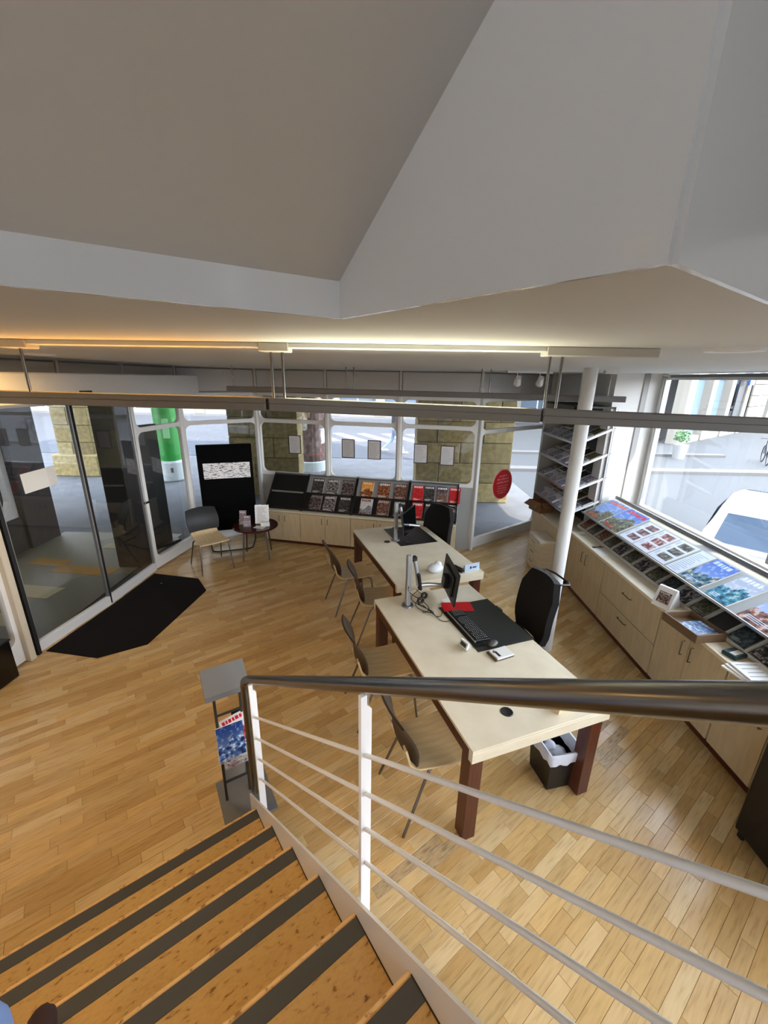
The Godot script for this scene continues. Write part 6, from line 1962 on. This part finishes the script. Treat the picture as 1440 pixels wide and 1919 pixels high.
func car() -> void:
	var o := thing("car", "white hatchback car parked outside the side window", "car", v3(6.25, -0.36, -6.1), 0.765)
	var body := mat("car_white", Color(0.80, 0.81, 0.82), 0.25)
	# stations along x: [x, half width, belt height, bottom]
	var stn := [[-1.93, 0.66, 0.62, 0.34], [-1.86, 0.76, 0.88, 0.26], [-1.6, 0.82, 0.95, 0.22], [-0.8, 0.85, 0.95, 0.2], [0.4, 0.85, 0.92, 0.2], [1.1, 0.84, 0.88, 0.2], [1.6, 0.80, 0.80, 0.24], [1.86, 0.70, 0.68, 0.3], [1.93, 0.55, 0.55, 0.36]]
	var rings := []
	for q in stn:
		var sec := rrect(2.0 * q[1], q[2] - q[3], 0.14, 4)
		var row := []
		for p in sec:
			row.append(v3(q[0], (q[2] + q[3]) * 0.5 + p.y, p.x))
		rings.append(row)
	var s := st_new()
	loft(s, rings)
	obj("body", s, body, o)
	var cab := [[-1.82, 0.66, 0.93, 0.97], [-1.55, 0.66, 0.92, 1.40], [-1.2, 0.66, 0.92, 1.47], [-0.3, 0.66, 0.92, 1.48], [0.15, 0.66, 0.92, 1.40], [0.85, 0.66, 0.90, 0.93]]
	rings = []
	for q in cab:
		var row := []
		var h: float = q[3] - q[2]
		for p in [[0.78, 0.0], [0.76, 0.3], [0.66, 0.86], [0.56, 1.0], [-0.56, 1.0], [-0.66, 0.86], [-0.76, 0.3], [-0.78, 0.0]]:
			row.append(v3(q[0], q[2] + h * p[1], p[0]))
		rings.append(row)
	s = st_new()
	loft(s, rings)
	obj("roof", s, body, o)
	var gl := mat("car_glass", Color(0.22, 0.28, 0.36), 0.08)
	s = st_new()
	quad(s, v3(-1.80, 1.0, -0.60), v3(-1.80, 1.0, 0.60), v3(-1.585, 1.37, 0.54), v3(-1.585, 1.37, -0.54), v3(-0.87, 0.5, 0))
	obj("rear_window", s, gl, o, v3(-0.025, 0.01, 0))
	s = st_new()
	quad(s, v3(0.82, 0.96, -0.62), v3(0.82, 0.96, 0.62), v3(0.2, 1.38, 0.54), v3(0.2, 1.38, -0.54), v3(0.5, 0.8, 0))
	obj("windscreen", s, gl, o, v3(0.02, 0.02, 0))
	for sg in [-1.0, 1.0]:
		s = st_new()
		quad(s, v3(-1.5, 0.98, sg * 0.785), v3(0.45, 0.98, sg * 0.785), v3(0.05, 1.33, sg * 0.70), v3(-1.3, 1.36, sg * 0.70), v3(0, 0.25, sg))
		obj("side_window", s, gl, o)
		for x in [-1.2, 1.2]:
			s = st_new()
			lathe(s, [Vector2(0.0, -0.10), Vector2(0.29, -0.10), Vector2(0.31, -0.06), Vector2(0.31, 0.06), Vector2(0.29, 0.10), Vector2(0.0, 0.10)], Vector3.ZERO, 24, Basis(Vector3.RIGHT, PI / 2))
			obj("wheel", s, M.rubber, o, v3(x, 0.31, sg * 0.78))
		bobj("tail_light", v3(-1.86, 0.80, sg * 0.66), v3(0.08, 0.2, 0.14), mat("tail_red", Color(0.5, 0.06, 0.05), 0.2), o, 0.02)
	bobj("number_plate", v3(-1.955, 0.62, 0), v3(0.02, 0.12, 0.5), M.white_plastic, o)
	bobj("bumper", v3(-1.90, 0.42, 0), v3(0.14, 0.2, 1.45), mat("bumper_grey", Color(0.35, 0.37, 0.38), 0.5), o, 0.05)

func square_things() -> void:
	# signpost just outside the window
	var sp := thing("signpost", "thin dark post with a small black board outside the side window", "signpost", v3(4.05, -0.36, -3.98), 0.4)
	tobj("post", [v3(0, 0, 0), v3(0, 1.75, 0)], 0.018, M.charcoal, sp, 8)
	bobj("board", v3(0.1, 1.72, 0), v3(0.3, 0.16, 0.02), M.black, sp, 0.004)
	bobj("foot", v3(0, 0.02, 0), v3(0.3, 0.04, 0.3), M.charcoal, sp, 0.01)
	# bicycle
	var b := thing("bicycle", "dark bicycle parked on the square", "bicycle", v3(15.6, -0.36, -16.8), 1.0)
	for x in [-0.52, 0.52]:
		var p := []
		for k in 25:
			var a := TAU * k / 24.0
			p.append(v3(x + 0.33 * cos(a), 0.34 + 0.33 * sin(a), 0))
		tobj("wheel", p, 0.02, M.rubber, b, 6)
	var fr := [[v3(-0.52, 0.34, 0), v3(-0.1, 0.3, 0)], [v3(-0.1, 0.3, 0), v3(0.4, 0.8, 0)], [v3(-0.1, 0.3, 0), v3(-0.2, 0.85, 0)], [v3(-0.2, 0.78, 0), v3(0.4, 0.82, 0)], [v3(-0.52, 0.34, 0), v3(-0.2, 0.78, 0)], [v3(0.52, 0.34, 0), v3(0.38, 0.95, 0)]]
	for e in fr:
		tobj("frame_tube", e, 0.018, mat("bike_blue", Color(0.12, 0.14, 0.22), 0.4), b, 6)
	tobj("handlebar", [v3(0.36, 0.97, -0.25), v3(0.38, 0.98, 0.25)], 0.014, M.black, b, 6)
	bobj("saddle", v3(-0.21, 0.9, 0), v3(0.24, 0.05, 0.12), M.black, b, 0.02)
	# planter
	var pt := thing("planter", "pale planter with a green shrub near the pale building", "planter", v3(12.6, -0.36, -17.6))
	var s := st_new()
	lathe(s, [Vector2(0.0, 0.0), Vector2(0.22, 0.0), Vector2(0.28, 0.6), Vector2(0.24, 0.6), Vector2(0.0, 0.56)], Vector3.ZERO, 20)
	obj("pot", s, mat("pot_grey", Color(0.5, 0.5, 0.5), 0.6), pt)
	var r := RandomNumberGenerator.new()
	r.seed = 8
	s = st_new()
	for k in 260:
		var d := v3(r.randfn(), absf(r.randfn()), r.randfn()).normalized()
		var c := v3(0, 0.75, 0) + d * v3(0.28, 0.6, 0.28) * pow(r.randf(), 0.4)
		var u := v3(r.randfn(), r.randfn(), r.randfn()).normalized()
		var w := u.cross(d).normalized()
		quad(s, c, c + (u + w) * 0.04, c + u * 0.13, c + (u - w) * 0.04, u.cross(w))
	tag(obj("foliage", s, mat("leaf", Color(0.22, 0.42, 0.2), 0.6), pt), "", "", "", "stuff")

# ---------------------------------------------------------------- people: one smooth surface round a posed skeleton
func figure(bones: Array, cell: float) -> ArrayMesh:
	# bones: [a, b, ra, rb, colour]
	var lo := Vector3(1e9, 1e9, 1e9)
	var hi := -lo
	for q in bones:
		var r := maxf(q[2], q[3]) + cell * 2.0
		lo = lo.min(q[0] - Vector3.ONE * r).min(q[1] - Vector3.ONE * r)
		hi = hi.max(q[0] + Vector3.ONE * r).max(q[1] + Vector3.ONE * r)
	var nx := int(ceil((hi.x - lo.x) / cell)) + 1
	var ny := int(ceil((hi.y - lo.y) / cell)) + 1
	var nz := int(ceil((hi.z - lo.z) / cell)) + 1
	var F := PackedFloat32Array()
	F.resize(nx * ny * nz)
	F.fill(1.0)
	var who := PackedInt32Array()
	who.resize(nx * ny * nz)
	var best := PackedFloat32Array()
	best.resize(nx * ny * nz)
	best.fill(1.0)
	var K := 0.035
	for bi in bones.size():
		var q: Array = bones[bi]
		var a: Vector3 = q[0]
		var b: Vector3 = q[1]
		var ab := b - a
		var l2 := maxf(ab.length_squared(), 1e-8)
		var rr := maxf(q[2], q[3]) + K + cell * 1.5
		var p0 := (a.min(b) - Vector3.ONE * rr - lo) / cell
		var p1 := (a.max(b) + Vector3.ONE * rr - lo) / cell
		for z in range(maxi(0, int(p0.z)), mini(nz - 1, int(p1.z) + 1) + 1):
			for y in range(maxi(0, int(p0.y)), mini(ny - 1, int(p1.y) + 1) + 1):
				for x in range(maxi(0, int(p0.x)), mini(nx - 1, int(p1.x) + 1) + 1):
					var p := lo + Vector3(x, y, z) * cell
					var t := clampf((p - a).dot(ab) / l2, 0.0, 1.0)
					var d: float = (p - a - ab * t).length() - lerpf(q[2], q[3], t)
					var i := (z * ny + y) * nx + x
					if d < best[i]:
						best[i] = d
						who[i] = bi
					var f := F[i]
					var h := maxf(K - absf(f - d), 0.0) / K
					F[i] = minf(f, d) - h * h * K * 0.25
	var idx := {}
	var verts := PackedVector3Array()
	var cols := PackedColorArray()
	for z in nz - 1:
		for y in ny - 1:
			for x in nx - 1:
				var i := (z * ny + y) * nx + x
				var inside := 0
				var c := Vector3.ZERO
				var cnt := 0
				var vals := [F[i], F[i + 1], F[i + nx], F[i + nx + 1], F[i + nx * ny], F[i + nx * ny + 1], F[i + nx * ny + nx], F[i + nx * ny + nx + 1]]
				for v in vals:
					if v < 0.0: inside += 1
				if inside == 0 or inside == 8:
					continue
				for e in [[0, 1], [2, 3], [4, 5], [6, 7], [0, 2], [1, 3], [4, 6], [5, 7], [0, 4], [1, 5], [2, 6], [3, 7]]:
					var f0: float = vals[e[0]]
					var f1: float = vals[e[1]]
					if (f0 < 0.0) != (f1 < 0.0):
						var t := f0 / (f0 - f1)
						var A := Vector3(e[0] & 1, (e[0] >> 1) & 1, e[0] >> 2)
						var B := Vector3(e[1] & 1, (e[1] >> 1) & 1, e[1] >> 2)
						c += A.lerp(B, t)
						cnt += 1
				idx[i] = verts.size()
				verts.append(lo + (Vector3(x, y, z) + c / cnt) * cell)
				cols.append(bones[who[i]][4])
	var st := SurfaceTool.new()
	st.begin(Mesh.PRIMITIVE_TRIANGLES)
	st.set_smooth_group(0)
	var put := func(a: int, b: int, c: int, d: int, flip: bool) -> void:
		var o := [a, b, c, a, c, d] if not flip else [a, c, b, a, d, c]
		for k in o:
			st.set_color(cols[k])
			st.set_smooth_group(0)
			st.add_vertex(verts[k])
	for z in range(1, nz - 1):
		for y in range(1, ny - 1):
			for x in range(1, nx - 1):
				var i := (z * ny + y) * nx + x
				var s0 := F[i] < 0.0
				if s0 != (F[i + 1] < 0.0) and idx.has(i) and idx.has(i - nx) and idx.has(i - nx * ny) and idx.has(i - nx - nx * ny):
					put.call(idx[i - nx - nx * ny], idx[i - nx * ny], idx[i], idx[i - nx], s0)
				if s0 != (F[i + nx] < 0.0) and idx.has(i) and idx.has(i - 1) and idx.has(i - nx * ny) and idx.has(i - 1 - nx * ny):
					put.call(idx[i - 1 - nx * ny], idx[i - 1], idx[i], idx[i - nx * ny], s0)
				if s0 != (F[i + nx * ny] < 0.0) and idx.has(i) and idx.has(i - 1) and idx.has(i - nx) and idx.has(i - 1 - nx):
					put.call(idx[i - 1 - nx], idx[i - nx], idx[i], idx[i - 1], s0)
	st.index()
	st.generate_normals()
	return st.commit()

func walker(label: String, at: Vector3, turn: float, top: Color, legs: Color, shoe: Color, hair: Color, stride: float, bag := Color(0, 0, 0, 0)) -> void:
	var skin := Color(0.55, 0.36, 0.27)
	var o := thing("person", label, "person", at, turn)
	# walks towards +x
	var hip := v3(0, 0.93, 0)
	var ch := v3(0.03, 1.36, 0)
	var B := []
	B.append([hip, v3(0.01, 1.12, 0), 0.145, 0.135, legs])
	B.append([v3(0.01, 1.10, 0), ch, 0.14, 0.16, top])
	B.append([ch + v3(0, 0.04, -0.13), ch + v3(0, 0.04, 0.13), 0.085, 0.085, top])
	B.append([ch + v3(0.0, 0.08, 0), ch + v3(0.02, 0.2, 0), 0.058, 0.052, skin])
	var hd := ch + v3(0.04, 0.30, 0)
	B.append([hd + v3(0, -0.05, 0), hd + v3(0.01, 0.06, 0), 0.075, 0.09, skin])
	B.append([hd + v3(0.085, -0.005, 0), hd + v3(0.1, -0.025, 0), 0.016, 0.018, skin])
	B.append([hd + v3(-0.03, 0.02, 0), hd + v3(-0.01, 0.095, 0), 0.085, 0.085, hair])
	for sg in [-1.0, 1.0]:
		var f: float = sg * stride
		var h := hip + v3(0, -0.03, sg * 0.095)
		var knee := h + v3(0.22 * f + 0.05, -0.42, 0)
		var ank := v3(0.52 * f - (0.10 if f < 0 else 0.0), 0.09 + (0.08 if f < 0 else 0.0), sg * 0.09)
		B.append([h, knee, 0.098, 0.066, legs])
		B.append([knee, ank, 0.064, 0.045, legs])
		B.append([ank + v3(-0.03, -0.045, 0), ank + v3(0.17, -0.05, 0), 0.045, 0.036, shoe])
		var sh := ch + v3(0, 0.03, sg * 0.19)
		var el := sh + v3(-0.14 * f, -0.28, sg * 0.04)
		var wr := el + v3(-0.06 * f + 0.10, -0.22, -sg * 0.01)
		B.append([sh, el, 0.056, 0.045, top])
		B.append([el, wr, 0.043, 0.032, top])
		B.append([wr, wr + v3(0.03, -0.07, 0), 0.032, 0.03, skin])
		for k in 4:
			B.append([wr + v3(0.01 + 0.016 * k, -0.075, 0), wr + v3(0.035 + 0.014 * k, -0.14 + 0.006 * absf(k - 1.5), -sg * 0.012), 0.011, 0.009, skin])
		B.append([wr + v3(0.04, -0.03, 0), wr + v3(0.085, -0.075, 0), 0.012, 0.009, skin])
	var m := mat("figure_colours", Color.WHITE, 0.8)
	m.vertex_color_use_as_albedo = true
	obj("body", figure(B, 0.022), m, o)
	for sg in [-1.0, 1.0]:
		var s := st_new()
		ball(s, hd + v3(0.085, 0.03, sg * 0.032), v3(0.008, 0.007, 0.012), Basis(), 8)
		obj("eye", s, M.black, o)
	if bag.a > 0:
		var bg := thing("shoulder_bag", "dark shoulder bag on the person walking past the back windows", "bag", o.transform * v3(0, 0.82, 0.30), turn)
		bobj("pouch", v3(0, 0.14, 0), v3(0.3, 0.26, 0.1), mat("bag_dark", bag, 0.7), bg, 0.03)

func stair_person() -> void:
	# stands on the fourth step at the left edge of the picture; x across, z up the stairs, faces -z
	var o := thing("person", "person in blue jeans and dark brown shoes standing on the stairs", "person", STAIR_AT, STAIR_TURN)
	var skin := Color(0.55, 0.36, 0.27)
	var jean := Color(0.16, 0.25, 0.48)
	var shoe := Color(0.035, 0.015, 0.012)
	var top := Color(0.25, 0.27, 0.3)
	var y0 := RISE * 4.0
	var B := []
	var hip := v3(-1.1, y0 + 0.92, 1.18)
	var ch := hip + v3(0, 0.44, 0.02)
	B.append([hip, hip + v3(0, 0.2, 0), 0.145, 0.135, jean])
	B.append([hip + v3(0, 0.18, 0), ch, 0.14, 0.16, top])
	B.append([ch + v3(-0.13, 0.04, 0), ch + v3(0.13, 0.04, 0), 0.085, 0.085, top])
	B.append([ch + v3(0, 0.08, 0), ch + v3(0, 0.2, -0.02), 0.058, 0.052, skin])
	var hd := ch + v3(0, 0.3, -0.03)
	B.append([hd + v3(0, -0.05, 0), hd + v3(0, 0.06, -0.01), 0.075, 0.09, skin])
	B.append([hd + v3(0, -0.005, -0.085), hd + v3(0, -0.025, -0.1), 0.016, 0.018, skin])
	B.append([hd + v3(0, 0.02, 0.03), hd + v3(0, 0.095, 0.01), 0.085, 0.085, Color(0.05, 0.03, 0.02)])
	# the leg on the lower step, knee bent forward
	var kn := v3(-0.93, 1.18, 0.93)
	var an := v3(-0.885, y0 + 0.10, 0.94)
	B.append([hip + v3(0.09, -0.03, 0), kn, 0.098, 0.068, jean])
	B.append([kn, an, 0.066, 0.05, jean])
	B.append([an + v3(0, -0.05, 0.03), an + v3(0.01, -0.058, -0.20), 0.048, 0.040, shoe])
	# the other leg a step higher
	var kn2 := hip + v3(-0.10, -0.38, 0.02)
	var an2 := v3(-1.22, RISE * 5.0 + 0.10, 1.26)
	B.append([hip + v3(-0.09, -0.03, 0), kn2, 0.098, 0.068, jean])
	B.append([kn2, an2, 0.066, 0.05, jean])
	B.append([an2 + v3(0, -0.05, 0.03), an2 + v3(-0.01, -0.058, -0.19), 0.048, 0.040, shoe])
	for sg in [-1.0, 1.0]:
		var sh := ch + v3(sg * 0.19, 0.03, 0)
		var el := sh + v3(sg * 0.05, -0.28, 0.03)
		var wr := el + v3(-0.04, 0.05, -0.16)
		B.append([sh, el, 0.056, 0.045, top])
		B.append([el, wr, 0.043, 0.032, top])
		B.append([wr, wr + v3(0, -0.07, -0.02), 0.034, 0.03, skin])
		for k in 4:
			B.append([wr + v3(0, -0.08, -0.045 + 0.02 * k), wr + v3(-sg * 0.012, -0.15 + 0.006 * absf(k - 1.5), -0.055 + 0.02 * k), 0.010, 0.008, skin])
		B.append([wr + v3(0, -0.03, -0.03), wr + v3(-sg * 0.01, -0.08, -0.075), 0.012, 0.009, skin])
	var m := mat("figure_colours", Color.WHITE, 0.8)
	m.vertex_color_use_as_albedo = true
	obj("body", figure(B, 0.02), m, o)
	for sg in [-1.0, 1.0]:
		var s := st_new()
		ball(s, hd + v3(sg * 0.032, 0.03, -0.088), v3(0.012, 0.007, 0.008), Basis(), 8)
		obj("eye", s, M.black, o)

func build_people() -> void:
	stair_person()
	walker("person in a dark jacket and pale blue jeans walking past the back windows", v3(0.35, -0.016, -15.6), 0.12, Color(0.02, 0.02, 0.03), Color(0.30, 0.38, 0.50), Color(0.7, 0.7, 0.72), Color(0.015, 0.012, 0.012), 0.62)
	walker("person in white shirt and black trousers walking far off in the street", v3(-13.9, -0.016, -20.2), 0.4, Color(0.75, 0.76, 0.8), Color(0.02, 0.02, 0.025), Color(0.5, 0.5, 0.5), Color(0.05, 0.03, 0.02), 0.5)
	walker("person in a pale top and blue jeans walking far off in the street", v3(-13.5, -0.016, -21.3), 0.35, Color(0.6, 0.65, 0.75), Color(0.08, 0.14, 0.32), Color(0.6, 0.6, 0.6), Color(0.1, 0.06, 0.04), 0.55)
